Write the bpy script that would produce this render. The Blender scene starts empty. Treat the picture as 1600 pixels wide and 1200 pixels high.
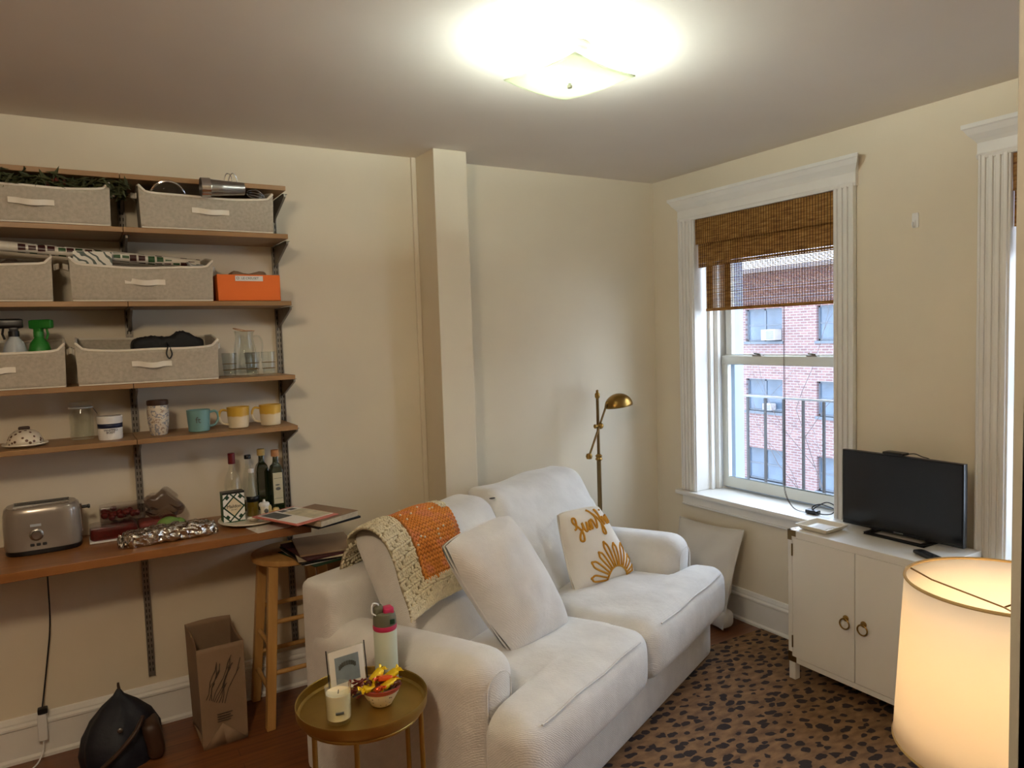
import bpy, bmesh, math, random
import numpy as np
from mathutils import Vector, Matrix
PI = math.pi
random.seed(7)
sc = bpy.context.scene

# ------------------------------------------------------------------ camera
YAW, PITCH, ROLL, FPX = 0.5408, -0.0666, -0.0320, 1124.86
CAM = Vector((-3.0542, -3.3531, 1.6))
fw = Vector((math.sin(YAW)*math.cos(PITCH), math.cos(YAW)*math.cos(PITCH), math.sin(PITCH)))
rt = Vector((math.cos(YAW), -math.sin(YAW), 0)); up = rt.cross(fw)
c_, s_ = math.cos(ROLL), math.sin(ROLL)
r2 = c_*rt + s_*up; u2 = -s_*rt + c_*up
cam_d = bpy.data.cameras.new('camera'); cam = bpy.data.objects.new('camera', cam_d)
sc.collection.objects.link(cam)
cam.matrix_world = Matrix(((r2.x, u2.x, -fw.x, CAM.x), (r2.y, u2.y, -fw.y, CAM.y), (r2.z, u2.z, -fw.z, CAM.z), (0, 0, 0, 1)))
cam_d.sensor_width = 36; cam_d.lens = FPX/1600*36; cam_d.clip_start = 0.05; cam_d.clip_end = 200
sc.camera = cam
sc.view_settings.view_transform = 'Standard'; sc.view_settings.look = 'None'
sc.view_settings.gamma = 1; sc.view_settings.use_curve_mapping = False
sc.view_settings.exposure = 1.2

# ------------------------------------------------------------------ colours / node helpers
def lin(c):
    return tuple(((v/255)/12.92 if v/255 <= .04045 else ((v/255+.055)/1.055)**2.4) for v in c) + (1,)
class NT:
    def __init__(s, name):
        s.m = bpy.data.materials.new(name); s.m.use_nodes = True
        s.t = s.m.node_tree; s.n = s.t.nodes; s.l = s.t.links
        s.p = s.n['Principled BSDF']; s.out = s.n['Material Output']
        s._c = None
    def new(s, t, **kw):
        n = s.n.new(t)
        for k, v in kw.items():
            if k.startswith('i_'):
                n.inputs[k[2:].replace('_', ' ')].default_value = v
            else: setattr(n, k, v)
        return n
    def co(s, scale=(1, 1, 1), rot=(0, 0, 0)):
        if s._c is None: s._c = s.new('ShaderNodeTexCoord')
        m = s.new('ShaderNodeMapping'); m.inputs['Scale'].default_value = scale; m.inputs['Rotation'].default_value = rot
        s.l.new(s._c.outputs['Object'], m.inputs[0]); return m.outputs[0]
    def noise(s, scale=5, detail=3, vec=None, rough=.5):
        n = s.new('ShaderNodeTexNoise'); n.inputs['Scale'].default_value = scale; n.inputs['Detail'].default_value = detail
        n.inputs['Roughness'].default_value = rough
        s.l.new(vec if vec is not None else s.co(), n.inputs['Vector']); return n.outputs['Fac']
    def ramp(s, fac, stops, interp='LINEAR'):
        r = s.new('ShaderNodeValToRGB'); r.color_ramp.interpolation = interp
        e = r.color_ramp.elements
        while len(e) < len(stops): e.new(.5)
        for k, (pos, col) in enumerate(stops): e[k].position = pos; e[k].color = col
        s.l.new(fac, r.inputs[0]); return r.outputs[0]
    def mix(s, fac, a, b, mode='MIX'):
        m = s.new('ShaderNodeMix', data_type='RGBA', blend_type=mode)
        for inp, v in ((0, fac), (6, a), (7, b)):
            if hasattr(v, 'is_linked'): s.l.new(v, m.inputs[inp])
            else: m.inputs[inp].default_value = v
        return m.outputs[2]
    def col(s, v):
        if hasattr(v, 'is_linked'): s.l.new(v, s.p.inputs['Base Color'])
        else: s.p.inputs['Base Color'].default_value = v
    def bump(s, h, strength=.3, dist=.002, chain=None):
        b = s.new('ShaderNodeBump'); b.inputs['Strength'].default_value = strength; b.inputs['Distance'].default_value = dist
        s.l.new(h, b.inputs['Height'])
        if chain is not None: s.l.new(chain, b.inputs['Normal'])
        s.l.new(b.outputs[0], s.p.inputs['Normal']); return b.outputs[0]
    def math(s, op, a, b=0.0):
        m = s.new('ShaderNodeMath', operation=op)
        for i, v in enumerate((a, b)):
            if hasattr(v, 'is_linked'): s.l.new(v, m.inputs[i])
            else: m.inputs[i].default_value = v
        return m.outputs[0]
def pmat(name, rgb, rough=.6, metal=0, vary=.06, vscale=6, bump=0, bscale=60, bdist=.001, spec=None, coat=0, sheen=0):
    t = NT(name); c = lin(rgb)
    d = tuple(max(0, v*(1-vary)) for v in c[:3]) + (1,); e = tuple(min(1, v*(1+vary)) for v in c[:3]) + (1,)
    t.col(t.ramp(t.noise(vscale, 4), [(.3, d), (.7, e)]))
    t.p.inputs['Roughness'].default_value = rough; t.p.inputs['Metallic'].default_value = metal
    if spec is not None: t.p.inputs['Specular IOR Level'].default_value = spec
    if coat: t.p.inputs['Coat Weight'].default_value = coat
    if sheen: t.p.inputs['Sheen Weight'].default_value = sheen
    if bump: t.bump(t.noise(bscale, 4), bump, bdist)
    return t.m
def glassmat(name, tint=(235, 240, 240), alpha=.25, rough=.03):
    # thin clear glass: mostly see-through with a reflective coat
    t = NT(name)
    tr = t.new('ShaderNodeBsdfTransparent'); tr.inputs[0].default_value = lin(tint)
    gl = t.new('ShaderNodeBsdfGlossy'); gl.inputs['Roughness'].default_value = rough; gl.inputs[0].default_value = (1, 1, 1, 1)
    lw = t.new('ShaderNodeLayerWeight'); lw.inputs[0].default_value = .5
    fz = t.math('ADD', t.math('MULTIPLY', t.math('POWER', lw.outputs['Facing'], 2.6), .45+alpha), .03)
    mx = t.new('ShaderNodeMixShader'); t.l.new(fz, mx.inputs[0]); t.l.new(tr.outputs[0], mx.inputs[1]); t.l.new(gl.outputs[0], mx.inputs[2])
    t.l.new(mx.outputs[0], t.out.inputs[0]); return t.m

M = {}
M['wall'] = pmat('wall_paint', (226, 215, 192), .72, vary=.035, vscale=2.2, bump=.12, bscale=25, bdist=.003)
M['farwall'] = pmat('unseen_wall_darkened', (150, 132, 110), .7)  # walls out of view, colour darkened to cut bounce light
M['ceiling'] = pmat('ceiling_paint', (228, 219, 207), .8, vary=.03, vscale=1.5, bump=.25, bscale=7, bdist=.006)
M['trim'] = pmat('white_trim_paint', (232, 230, 224), .38, vary=.03, bump=.1, bscale=30)
M['sash'] = pmat('window_sash_paint', (226, 229, 222), .35, vary=.02)
M['outer'] = pmat('exterior_reveal_paint', (150, 168, 190), .5, vary=.05)

def wood(name, a, b, scale=(1, 9, 9), rough=.45, ring=3):
    t = NT(name); v = t.co(scale)
    w = t.new('ShaderNodeTexNoise'); w.inputs['Scale'].default_value = ring; w.inputs['Detail'].default_value = 6; w.inputs['Distortion'].default_value = .6
    t.l.new(v, w.inputs['Vector']); col = t.ramp(w.outputs['Fac'], [(.3, lin(a)), (.7, lin(b))])
    t.col(col); t.p.inputs['Roughness'].default_value = rough; t.bump(w.outputs['Fac'], .15, .001); return t.m
M['shelf'] = wood('shelf_laminate', (146, 110, 70), (168, 130, 86), (1, 8, 8))
M['worktop'] = wood('worktop_wood', (132, 84, 42), (156, 103, 56), (1, 7, 7), .33)
M['stool'] = wood('stool_wood', (186, 140, 78), (205, 160, 95), (8, 8, 1))
M['brownboard'] = wood('brown_board_wood', (92, 58, 30), (120, 78, 42), (6, 6, 1))
def floor_mat():
    t = NT('floor_boards')
    br = t.new('ShaderNodeTexBrick'); br.offset = .37; br.squash = 1
    t.l.new(t.co((1, 1, 1), (0, 0, 0)), br.inputs['Vector'])
    br.inputs['Scale'].default_value = 1; br.inputs['Brick Width'].default_value = 1.1; br.inputs['Row Height'].default_value = .058
    br.inputs['Mortar Size'].default_value = .0012; br.inputs['Mortar'].default_value = lin((38, 20, 10))
    br.inputs['Color1'].default_value = lin((124, 74, 38)); br.inputs['Color2'].default_value = lin((104, 58, 28))
    n = t.noise(4, 6, t.co((1, 14, 1)))
    t.col(t.mix(.35, br.outputs['Color'], t.ramp(n, [(.3, lin((88, 46, 22))), (.7, lin((146, 92, 50)))])))
    t.p.inputs['Roughness'].default_value = .34; return t.m
M['floor'] = floor_mat()
def rug_mat():
    t = NT('leopard_print_pile')
    nz = t.new('ShaderNodeTexNoise'); nz.inputs['Scale'].default_value = 22; nz.inputs['Detail'].default_value = 2; t.l.new(t.co(), nz.inputs['Vector'])
    ad = t.new('ShaderNodeVectorMath', operation='MULTIPLY_ADD'); t.l.new(nz.outputs['Color'], ad.inputs[0]); ad.inputs[1].default_value = (.05, .05, 0)
    t.l.new(t.co((.85, 1.35, 1), (0, 0, .5)), ad.inputs[2])
    vo = t.new('ShaderNodeTexVoronoi', voronoi_dimensions='2D'); vo.inputs['Scale'].default_value = 17; vo.inputs['Randomness'].default_value = .75
    t.l.new(ad.outputs[0], vo.inputs['Vector'])
    sz = t.noise(9, 1); thr = t.math('ADD', t.math('MULTIPLY', sz, .53), .0)
    d = t.math('SUBTRACT', vo.outputs['Distance'], thr)
    spot = t.ramp(d, [(0, (1, 1, 1, 1)), (.05, (0, 0, 0, 1))])
    base = t.ramp(t.noise(16, 6, t.co((1, 2.2, 1), (0, 0, .5))), [(.25, lin((94, 66, 42))), (.75, lin((146, 110, 72)))])
    t.col(t.mix(spot, base, lin((40, 27, 22))))
    t.p.inputs['Roughness'].default_value = .95
    t.bump(t.noise(220, 3), .6, .004); return t.m
M['rug'] = rug_mat()
def sofa_mat(name, rgb, ang=.7):
    t = NT(name); c = lin(rgb)
    d = tuple(v*.9 for v in c[:3])+(1,); e = tuple(min(1, v*1.04) for v in c[:3])+(1,)
    t.col(t.ramp(t.noise(9, 5), [(.3, d), (.7, e)]))
    t.p.inputs['Roughness'].default_value = .95; t.p.inputs['Sheen Weight'].default_value = .35
    w = t.new('ShaderNodeTexWave', wave_type='BANDS', bands_direction='DIAGONAL'); w.inputs['Scale'].default_value = 75; w.inputs['Distortion'].default_value = 4
    w.inputs['Detail'].default_value = 1; t.l.new(t.co(), w.inputs['Vector'])
    b1 = t.bump(w.outputs['Fac'], .32, .0018)
    n2 = t.bump(t.noise(14, 5), .45, .012, b1)
    t.bump(t.noise(180, 2), .25, .002, n2); return t.m
M['sofa'] = sofa_mat('corduroy_chenille', (223, 220, 215))
M['pillow'] = sofa_mat('pillow_corduroy', (222, 217, 211))
M['linen'] = pmat('cream_linen', (226, 218, 204), .9, vary=.04, vscale=10, bump=.35, bscale=240, bdist=.001)
M['floorpillow'] = pmat('grey_linen', (206, 199, 188), .9, vary=.04, bump=.35, bscale=200, bdist=.001)
M['embro'] = pmat('mustard_chenille', (190, 132, 28), .9, vary=.12, vscale=60, bump=.6, bscale=300, bdist=.002)
def bin_mat():
    t = NT('bin_linen'); v = t.co()
    t.col(t.ramp(t.noise(90, 3, v), [(.3, lin((172, 164, 148))), (.7, lin((190, 182, 166)))]))
    t.p.inputs['Roughness'].default_value = .9; t.bump(t.noise(350, 2), .4, .001); return t.m
M['bin'] = bin_mat()
M['piping'] = pmat('bin_piping', (234, 228, 214), .8, vary=.05)
M['brass'] = pmat('aged_brass', (150, 118, 62), .3, 1, vary=.12, vscale=18)
M['brassdark'] = pmat('antique_brass', (122, 100, 66), .35, 1, vary=.12)
M['gold'] = pmat('brushed_gold_tray', (182, 154, 86), .42, 1, vary=.06, vscale=20)
M['metal'] = pmat('grey_slotted_steel', (138, 132, 122), .45, .6, vary=.1, vscale=30)
M['slot'] = pmat('rail_slot_dark', (40, 38, 36), .7)
M['chrome'] = pmat('polished_chrome', (205, 205, 205), .12, 1)
M['steel'] = pmat('brushed_steel', (160, 158, 154), .3, 1)
M['darksteel'] = pmat('blackened_iron', (52, 52, 54), .5, .5)
M['black'] = pmat('black_plastic', (14, 14, 15), .35)
M['screen'] = pmat('tv_screen_glass', (11, 11, 12), .22, vary=.02)
M['blackcloth'] = pmat('black_nylon', (16, 16, 19), .75, bump=.5, bscale=30, bdist=.006)
M['navy'] = pmat('navy_nylon', (13, 16, 30), .6, vary=.2, bump=.5, bscale=16, bdist=.01)
M['leather'] = pmat('brown_leather', (62, 40, 26), .5, vary=.15)
M['white'] = pmat('white_plastic', (232, 232, 230), .35, vary=.02)
M['cab'] = pmat('cabinet_white_lacquer', (226, 222, 212), .4, vary=.02, vscale=3)
M['cream'] = pmat('cream_ceramic', (232, 224, 205), .3)
M['kraft'] = pmat('kraft_paper', (142, 116, 90), .85, vary=.08, bump=.4, bscale=18, bdist=.006)
M['kraftin'] = pmat('kraft_paper_inside', (92, 68, 46), .9)
M['ink'] = pmat('dark_print_ink', (70, 58, 44), .8)
M['orange'] = pmat('orange_cardboard', (236, 112, 26), .5, vary=.03)
M['paper'] = pmat('white_paper', (236, 232, 224), .7, vary=.02)
M['paperpages'] = pmat('page_edges', (200, 186, 160), .85, vary=.1, vscale=90)
M['coral'] = pmat('coral_cover_print', (206, 116, 98), .5)
M['slate'] = pmat('grey_photo_print', (84, 88, 86), .5, vary=.3, vscale=25)
M['beigepic'] = pmat('beige_photo_print', (198, 188, 158), .6, vary=.2, vscale=22)
M['green'] = pmat('green_folder_card', (20, 58, 34), .5)
M['maroon'] = pmat('maroon_card', (70, 30, 34), .5)
M['foil'] = None
def foil():
    t = NT('crumpled_foil'); t.col(lin((205, 200, 192))); t.p.inputs['Metallic'].default_value = 1; t.p.inputs['Roughness'].default_value = .16
    v = t.new('ShaderNodeTexVoronoi', feature='F1'); v.inputs['Scale'].default_value = 42; t.l.new(t.co(), v.inputs['Vector'])
    b = t.bump(v.outputs['Distance'], .9, .012); t.bump(t.noise(38, 5), .7, .01, b); return t.m
M['foil'] = foil()
M['toaster'] = pmat('toaster_greige_enamel', (146, 136, 124), .25, .25, vary=.02, coat=.4)
M['clearglass'] = glassmat('clear_glass', (250, 252, 251))
M['paneglass'] = glassmat('window_glass', (250, 252, 252), .06, .01)
M['plasticfilm'] = glassmat('clear_plastic_film', (214, 205, 200), .42, .25)
M['greenglass'] = pmat('dark_green_glass', (28, 40, 20), .08, vary=.3, vscale=8, coat=.5)
M['oil'] = pmat('golden_oil', (120, 96, 28), .2, vary=.1)
M['redcap'] = pmat('burgundy_foil_cap', (110, 20, 28), .35)
M['cork'] = pmat('cork', (190, 140, 96), .85, vary=.15, vscale=80)
M['yellowpot'] = pmat('pale_yellow_ceramic', (212, 186, 118), .4, vary=.1)
M['wax'] = pmat('cream_candle_wax', (238, 224, 188), .5)
M['mint'] = pmat('pale_mint_enamel', (206, 216, 196), .35, vary=.03)
M['olivelid'] = pmat('olive_grey_plastic', (104, 104, 84), .45)
M['pink'] = pmat('magenta_plastic', (190, 44, 88), .4)
M['teal'] = pmat('aqua_stoneware', (116, 160, 158), .4, vary=.1)
M['redfruit'] = pmat('strawberry_red', (120, 26, 20), .45, vary=.35, vscale=60)
M['leaf'] = pmat('dark_green_foliage', (66, 70, 38), .7, vary=.4, vscale=30)
M['redberry'] = pmat('dried_red_berry', (120, 48, 40), .6, vary=.3, vscale=40)
M['lime'] = pmat('green_trigger_plastic', (40, 130, 44), .4, vary=.1)
M['blue'] = pmat('blue_liquid_plastic', (48, 94, 150), .3)
M['haze'] = pmat('frosted_white_plastic', (178, 186, 192), .3)
M['avocado'] = pmat('lime_green_skin', (110, 140, 62), .6)
def two_tone(name, axis, z0, z1, a, b, rough=.35, soft=.15):
    t = NT(name); sp = t.new('ShaderNodeSeparateXYZ'); t.l.new(t._c.outputs['Object'] if t._c else t.co(), sp.inputs[0])
    nz = t.noise(30, 3)
    v = t.math('ADD', t.math('DIVIDE', t.math('SUBTRACT', sp.outputs[axis], z0), z1-z0), t.math('MULTIPLY', t.math('SUBTRACT', nz, .5), soft*3))
    t.col(t.ramp(v, [(.4, lin(a)), (.6, lin(b))])); t.p.inputs['Roughness'].default_value = rough; return t.m
M['mug'] = two_tone('yellow_white_glaze', 2, .035, .065, (222, 208, 176), (206, 166, 62))
def speckle(name, base, dots, scale, thr=.2, rough=.3):
    t = NT(name); v = t.new('ShaderNodeTexVoronoi'); v.inputs['Scale'].default_value = scale; t.l.new(t.co(), v.inputs['Vector'])
    t.col(t.ramp(v.outputs['Distance'], [(0, lin(dots)), (thr, lin(dots)), (thr+.05, lin(base))])); t.p.inputs['Roughness'].default_value = rough; return t.m
M['dome'] = speckle('brown_spotted_ceramic', (226, 216, 196), (96, 62, 40), 62, .3)
M['bowl'] = speckle('speckled_stoneware', (222, 208, 178), (48, 36, 30), 75, .17)
M['terracotta'] = pmat('terracotta_rim', (160, 66, 44), .5)
def vase_mat():
    t = NT('floral_painted_ceramic'); n = t.noise(34, 3, None, .6)
    t.col(t.ramp(n, [(.40, lin((214, 204, 186))), (.46, lin((110, 120, 140))), (.50, lin((216, 206, 190))), (.60, lin((210, 200, 180))), (.64, lin((140, 110, 90))), (.68, lin((216, 206, 190)))]))
    t.p.inputs['Roughness'].default_value = .35; return t.m
M['vase'] = vase_mat()
def wrap_mat():
    t = NT('holiday_wrapping_print'); v = t.new('ShaderNodeTexVoronoi', feature='F1', distance='CHEBYCHEV'); v.inputs['Scale'].default_value = 34; v.inputs['Randomness'].default_value = .3
    t.l.new(t.co(), v.inputs['Vector'])
    sp = t.new('ShaderNodeSeparateColor'); t.l.new(v.outputs['Color'], sp.inputs[0])
    pic = t.ramp(sp.outputs[0], [(0, lin((30, 66, 36))), (.33, lin((62, 26, 26))), (.6, lin((214, 206, 190))), (.8, lin((46, 84, 46)))], 'CONSTANT')
    ins = t.ramp(v.outputs['Distance'], [(.38, (1, 1, 1, 1)), (.41, (0, 0, 0, 1))])
    t.col(t.mix(ins, lin((214, 208, 196)), pic)); t.p.inputs['Roughness'].default_value = .35; return t.m
M['wrap'] = wrap_mat()
def leafprint():
    t = NT('leaf_print_paper'); w = t.new('ShaderNodeTexWave', bands_direction='DIAGONAL'); w.inputs['Scale'].default_value = 20; w.inputs['Distortion'].default_value = 9; w.inputs['Detail'].default_value = 1.5
    t.l.new(t.co(), w.inputs['Vector'])
    t.col(t.ramp(w.outputs['Fac'], [(.18, lin((70, 84, 76))), (.32, lin((222, 218, 206)))])); return t.m
M['leafprint'] = leafprint()
def bamboo():
    t = NT('woven_bamboo')
    n = t.noise(5, 4, t.co((1, 3, 26)))
    t.col(t.ramp(n, [(.3, lin((120, 78, 34))), (.5, lin((176, 128, 60))), (.72, lin((212, 166, 92)))]))
    t.p.inputs['Roughness'].default_value = .6
    tl = t.new('ShaderNodeBsdfTranslucent'); tl.inputs[0].default_value = lin((170, 110, 40))
    mx = t.new('ShaderNodeMixShader'); mx.inputs[0].default_value = .25; t.l.new(t.p.outputs[0], mx.inputs[1]); t.l.new(tl.outputs[0], mx.inputs[2]); t.l.new(mx.outputs[0], t.out.inputs[0])
    return t.m
M['bamboo'] = bamboo()
M['bindcord'] = pmat('blind_binding_thread', (70, 44, 20), .8)
def shade_mat():
    t = NT('drum_shade_linen'); c = lin((250, 246, 238))
    t.col(c); t.p.inputs['Roughness'].default_value = .9; t.bump(t.noise(300, 2), .2, .001)
    tl = t.new('ShaderNodeBsdfTranslucent'); tl.inputs[0].default_value = lin((255, 250, 240))
    mx = t.new('ShaderNodeMixShader'); mx.inputs[0].default_value = .55; t.l.new(t.p.outputs[0], mx.inputs[1]); t.l.new(tl.outputs[0], mx.inputs[2]); t.l.new(mx.outputs[0], t.out.inputs[0])
    return t.m
M['shade'] = shade_mat()
def opal():
    t = NT('frosted_white_glass'); t.col(lin((236, 240, 222))); t.p.inputs['Roughness'].default_value = .25
    tl = t.new('ShaderNodeBsdfTranslucent'); tl.inputs[0].default_value = lin((240, 246, 226))
    mx = t.new('ShaderNodeMixShader'); mx.inputs[0].default_value = .5; t.l.new(t.p.outputs[0], mx.inputs[1]); t.l.new(tl.outputs[0], mx.inputs[2]); t.l.new(mx.outputs[0], t.out.inputs[0])
    return t.m
M['opal'] = opal()
def emit(name, rgb, s):
    t = NT(name); t.p.inputs['Emission Color'].default_value = lin(rgb); t.p.inputs['Emission Strength'].default_value = s; t.col(lin(rgb)); return t.m
def brick(name, a, b, mortar):
    t = NT(name); sp = t.new('ShaderNodeSeparateXYZ'); t.l.new(t.co(), sp.inputs[0])
    cb = t.new('ShaderNodeCombineXYZ'); t.l.new(sp.outputs[1], cb.inputs[0]); t.l.new(sp.outputs[2], cb.inputs[1])
    br = t.new('ShaderNodeTexBrick'); t.l.new(cb.outputs[0], br.inputs['Vector']); br.inputs['Scale'].default_value = 1
    br.inputs['Brick Width'].default_value = .30; br.inputs['Row Height'].default_value = .10; br.inputs['Mortar Size'].default_value = .014
    br.inputs['Color1'].default_value = lin(a); br.inputs['Color2'].default_value = lin(b); br.inputs['Mortar'].default_value = lin(mortar)
    t.col(br.outputs['Color']); t.p.inputs['Roughness'].default_value = .9; return t.m
M['brick'] = brick('pink_red_brick', (118, 90, 88), (98, 72, 72), (126, 120, 124))
M['extglass'] = pmat('far_window_glass', (62, 76, 92), .15, vary=.35, vscale=1.2)
M['extframe'] = pmat('far_window_frame', (74, 82, 92), .5)
M['extsill'] = pmat('far_stone_sill', (150, 146, 148), .8)
M['bark'] = pmat('grey_bark', (70, 60, 58), .9)
M['knitcream'] = pmat('cream_yarn', (214, 204, 176), .95, vary=.08, vscale=50, bump=.5, bscale=260, bdist=.002)
def yarn():
    t = NT('burnt_orange_yarn')
    t.col(t.ramp(t.noise(11, 3), [(.3, lin((196, 118, 42))), (.5, lin((214, 138, 58))), (.62, lin((206, 128, 84))), (.8, lin((228, 160, 78)))]))
    t.p.inputs['Roughness'].default_value = .95; t.bump(t.noise(260, 2), .5, .002); return t.m
M['knitorange'] = yarn()
M['knitbase'] = pmat('yarn_shadow_backing', (150, 92, 36), .95)  # dark tone for the gaps in the orange knit, shade put into colour
M['yellowwrap'] = pmat('yellow_candy_wrapper', (226, 190, 26), .25, .3, vary=.1, vscale=40)
M['brownwrap'] = pmat('brown_candy_wrapper', (84, 34, 22), .28, .2, vary=.2)
M['orangewrap'] = pmat('orange_candy_wrapper', (216, 84, 24), .28, .3, vary=.1)

# ------------------------------------------------------------------ mesh helpers
class MB:
    def __init__(s): s.v = []; s.f = []; s.M = Matrix.Identity(4)
    def add(s, vs, fs):
        o = len(s.v); s.v += [tuple(s.M @ Vector(v)) for v in vs]; s.f += [tuple(o+i for i in f) for f in fs]; return s
    def at(s, loc=(0, 0, 0), rot=(0, 0, 0), sc=(1, 1, 1)):
        from mathutils import Euler
        s.M = Matrix.Translation(loc) @ Euler(rot).to_matrix().to_4x4() @ Matrix.Diagonal((*sc, 1)); return s
    def box(s, x0, x1, y0, y1, z0, z1):
        return s.add([(x, y, z) for z in (z0, z1) for y in (y0, y1) for x in (x0, x1)],
                     [(0, 2, 3, 1), (4, 5, 7, 6), (0, 1, 5, 4), (2, 6, 7, 3), (0, 4, 6, 2), (1, 3, 7, 5)])
    def cyl(s, p0, p1, r0, r1=None, n=16, caps=True):
        r1 = r0 if r1 is None else r1; return s.tube([p0, p1], [r0, r1], n, caps)
    def tube(s, pts, rad, n=8, caps=True, closed=False):
        pts = [Vector(p) for p in pts]; m = len(pts)
        rad = rad if isinstance(rad, (list, tuple)) else [rad]*m
        vs = []; prev = None
        for i, p in enumerate(pts):
            if closed: d = pts[(i+1) % m]-pts[(i-1) % m]
            else: d = pts[min(i+1, m-1)]-pts[max(i-1, 0)]
            if d.length < 1e-9: d = Vector((0, 0, 1))
            d.normalize()
            if prev is None:
                a = d.orthogonal().normalized()
            else:
                a = prev - d*prev.dot(d)
                a = a.normalized() if a.length > 1e-6 else d.orthogonal().normalized()
            prev = a; b = d.cross(a)
            for k in range(n):
                t = 2*PI*k/n; vs.append(p + rad[i]*(math.cos(t)*a+math.sin(t)*b))
        fs = []
        for i in range(m if closed else m-1):
            j = (i+1) % m
            for k in range(n): fs.append((i*n+k, i*n+(k+1) % n, j*n+(k+1) % n, j*n+k))
        if caps and not closed: fs += [tuple(range(n))[::-1], tuple((m-1)*n+k for k in range(n))]
        return s.add(vs, fs)
    def lathe(s, prof, n=32, caps=True):
        vs = [(r*math.cos(2*PI*k/n), r*math.sin(2*PI*k/n), z) for r, z in prof for k in range(n)]
        fs = [(i*n+k, i*n+(k+1) % n, (i+1)*n+(k+1) % n, (i+1)*n+k) for i in range(len(prof)-1) for k in range(n)]
        if caps:
            if prof[0][0] > 1e-6: fs.append(tuple(range(n))[::-1])
            if prof[-1][0] > 1e-6: fs.append(tuple((len(prof)-1)*n+k for k in range(n)))
        return s.add(vs, fs)
    def grid(s, fn, nu, nv, wrapu=False):
        vs = [fn(i/nu, j/nv) for j in range(nv+1) for i in range(nu+(0 if wrapu else 1))]
        w = nu+(0 if wrapu else 1)
        fs = [(j*w+i, j*w+(i+1) % w, (j+1)*w+(i+1) % w, (j+1)*w+i) for j in range(nv) for i in range(nu)]
        return s.add(vs, fs)
    def prism(s, poly, z0, z1):
        n = len(poly); return s.add([(x, y, z0) for x, y in poly]+[(x, y, z1) for x, y in poly],
            [tuple(range(n))[::-1], tuple(range(n, 2*n))]+[(i, (i+1) % n, n+(i+1) % n, n+i) for i in range(n)])
    def soft(s, lo, hi, r, n=10, fn=None, bulge=(0, 0, 0)):
        lo = Vector(lo); hi = Vector(hi); c = (lo+hi)/2; h = (hi-lo)/2
        ns = (n, n, n) if isinstance(n, int) else n
        vs = []; fs = []
        for ax in range(3):
            a, b = (ax+1) % 3, (ax+2) % 3
            for sg in (-1, 1):
                o = len(vs)
                for j in range(ns[b]+1):
                    for i in range(ns[a]+1):
                        # denser near edges
                        ua = -math.cos(PI*i/ns[a])*.5 + (2*i/ns[a]-1)*.5; ub = -math.cos(PI*j/ns[b])*.5 + (2*j/ns[b]-1)*.5
                        q = Vector((0, 0, 0)); q[ax] = sg*h[ax]; q[a] = ua*h[a]; q[b] = ub*h[b]
                        inn = Vector([max(-(h[k]-r), min(h[k]-r, q[k])) for k in range(3)]); d = q-inn
                        p = inn+d.normalized()*r if d.length > 1e-9 else q
                        t = Vector([p[k]/h[k] for k in range(3)])
                        for k in range(3):
                            if bulge[k]:
                                k1, k2 = (k+1) % 3, (k+2) % 3
                                p[k] += bulge[k]*t[k]*max(0, 1-t[k1]**2)*max(0, 1-t[k2]**2)
                        p = p+c
                        if fn: p = Vector(fn(p))
                        vs.append(p)
                w = ns[a]+1
                for j in range(ns[b]):
                    for i in range(ns[a]):
                        f = (o+j*w+i, o+j*w+i+1, o+(j+1)*w+i+1, o+(j+1)*w+i); fs.append(f if sg > 0 else f[::-1])
        return s.add(vs, fs)
    def ball(s, c, r, n=12, m=8):
        r = r if isinstance(r, (tuple, list)) else (r, r, r)
        prof = [(math.sin(PI*i/m), -math.cos(PI*i/m)) for i in range(m+1)]
        vs = [(c[0]+r[0]*a*math.cos(2*PI*k/n), c[1]+r[1]*a*math.sin(2*PI*k/n), c[2]+r[2]*z) for a, z in prof for k in range(n)]
        fs = [(i*n+k, i*n+(k+1) % n, (i+1)*n+(k+1) % n, (i+1)*n+k) for i in range(m) for k in range(n)]
        return s.add(vs, fs)
    def build(s, name, mat, parent=None, smooth=True, bevel=0, weld=True, angle=40, solid=0, loc=None, rot=None):
        me = bpy.data.meshes.new(name); me.from_pydata(s.v, [], s.f); me.update()
        bm = bmesh.new(); bm.from_mesh(me)
        if weld: bmesh.ops.remove_doubles(bm, verts=bm.verts, dist=1e-5)
        bmesh.ops.recalc_face_normals(bm, faces=bm.faces); 
        if smooth:
            for f in bm.faces: f.smooth = True
            for e in bm.edges:
                if len(e.link_faces) == 2 and e.calc_face_angle(0) > math.radians(angle): e.smooth = False
        bm.to_mesh(me); bm.free()
        o = bpy.data.objects.new(name, me); sc.collection.objects.link(o)
        me.materials.append(M[mat] if isinstance(mat, str) else mat)
        if parent: o.parent = parent
        if loc: o.location = loc
        if rot: o.rotation_euler = rot
        if bevel:
            b = o.modifiers.new('bevel', 'BEVEL'); b.width = bevel; b.segments = 2; b.limit_method = 'ANGLE'; b.harden_normals = False
        if solid:
            b = o.modifiers.new('thick', 'SOLIDIFY'); b.thickness = solid; b.offset = 0
        return o
def tag(o, label, cat, group=None):
    o['label'] = label; o['category'] = cat
    if group: o['group'] = group
    return o
def thing(name, label, cat, loc=(0, 0, 0), rotz=0, group=None):
    o = bpy.data.objects.new(name, None); o.empty_display_size = .05; sc.collection.objects.link(o)
    o.location = loc; o.rotation_euler = (0, 0, rotz); return tag(o, label, cat, group)
def struct(o): o['kind'] = 'structure'; return o
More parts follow.
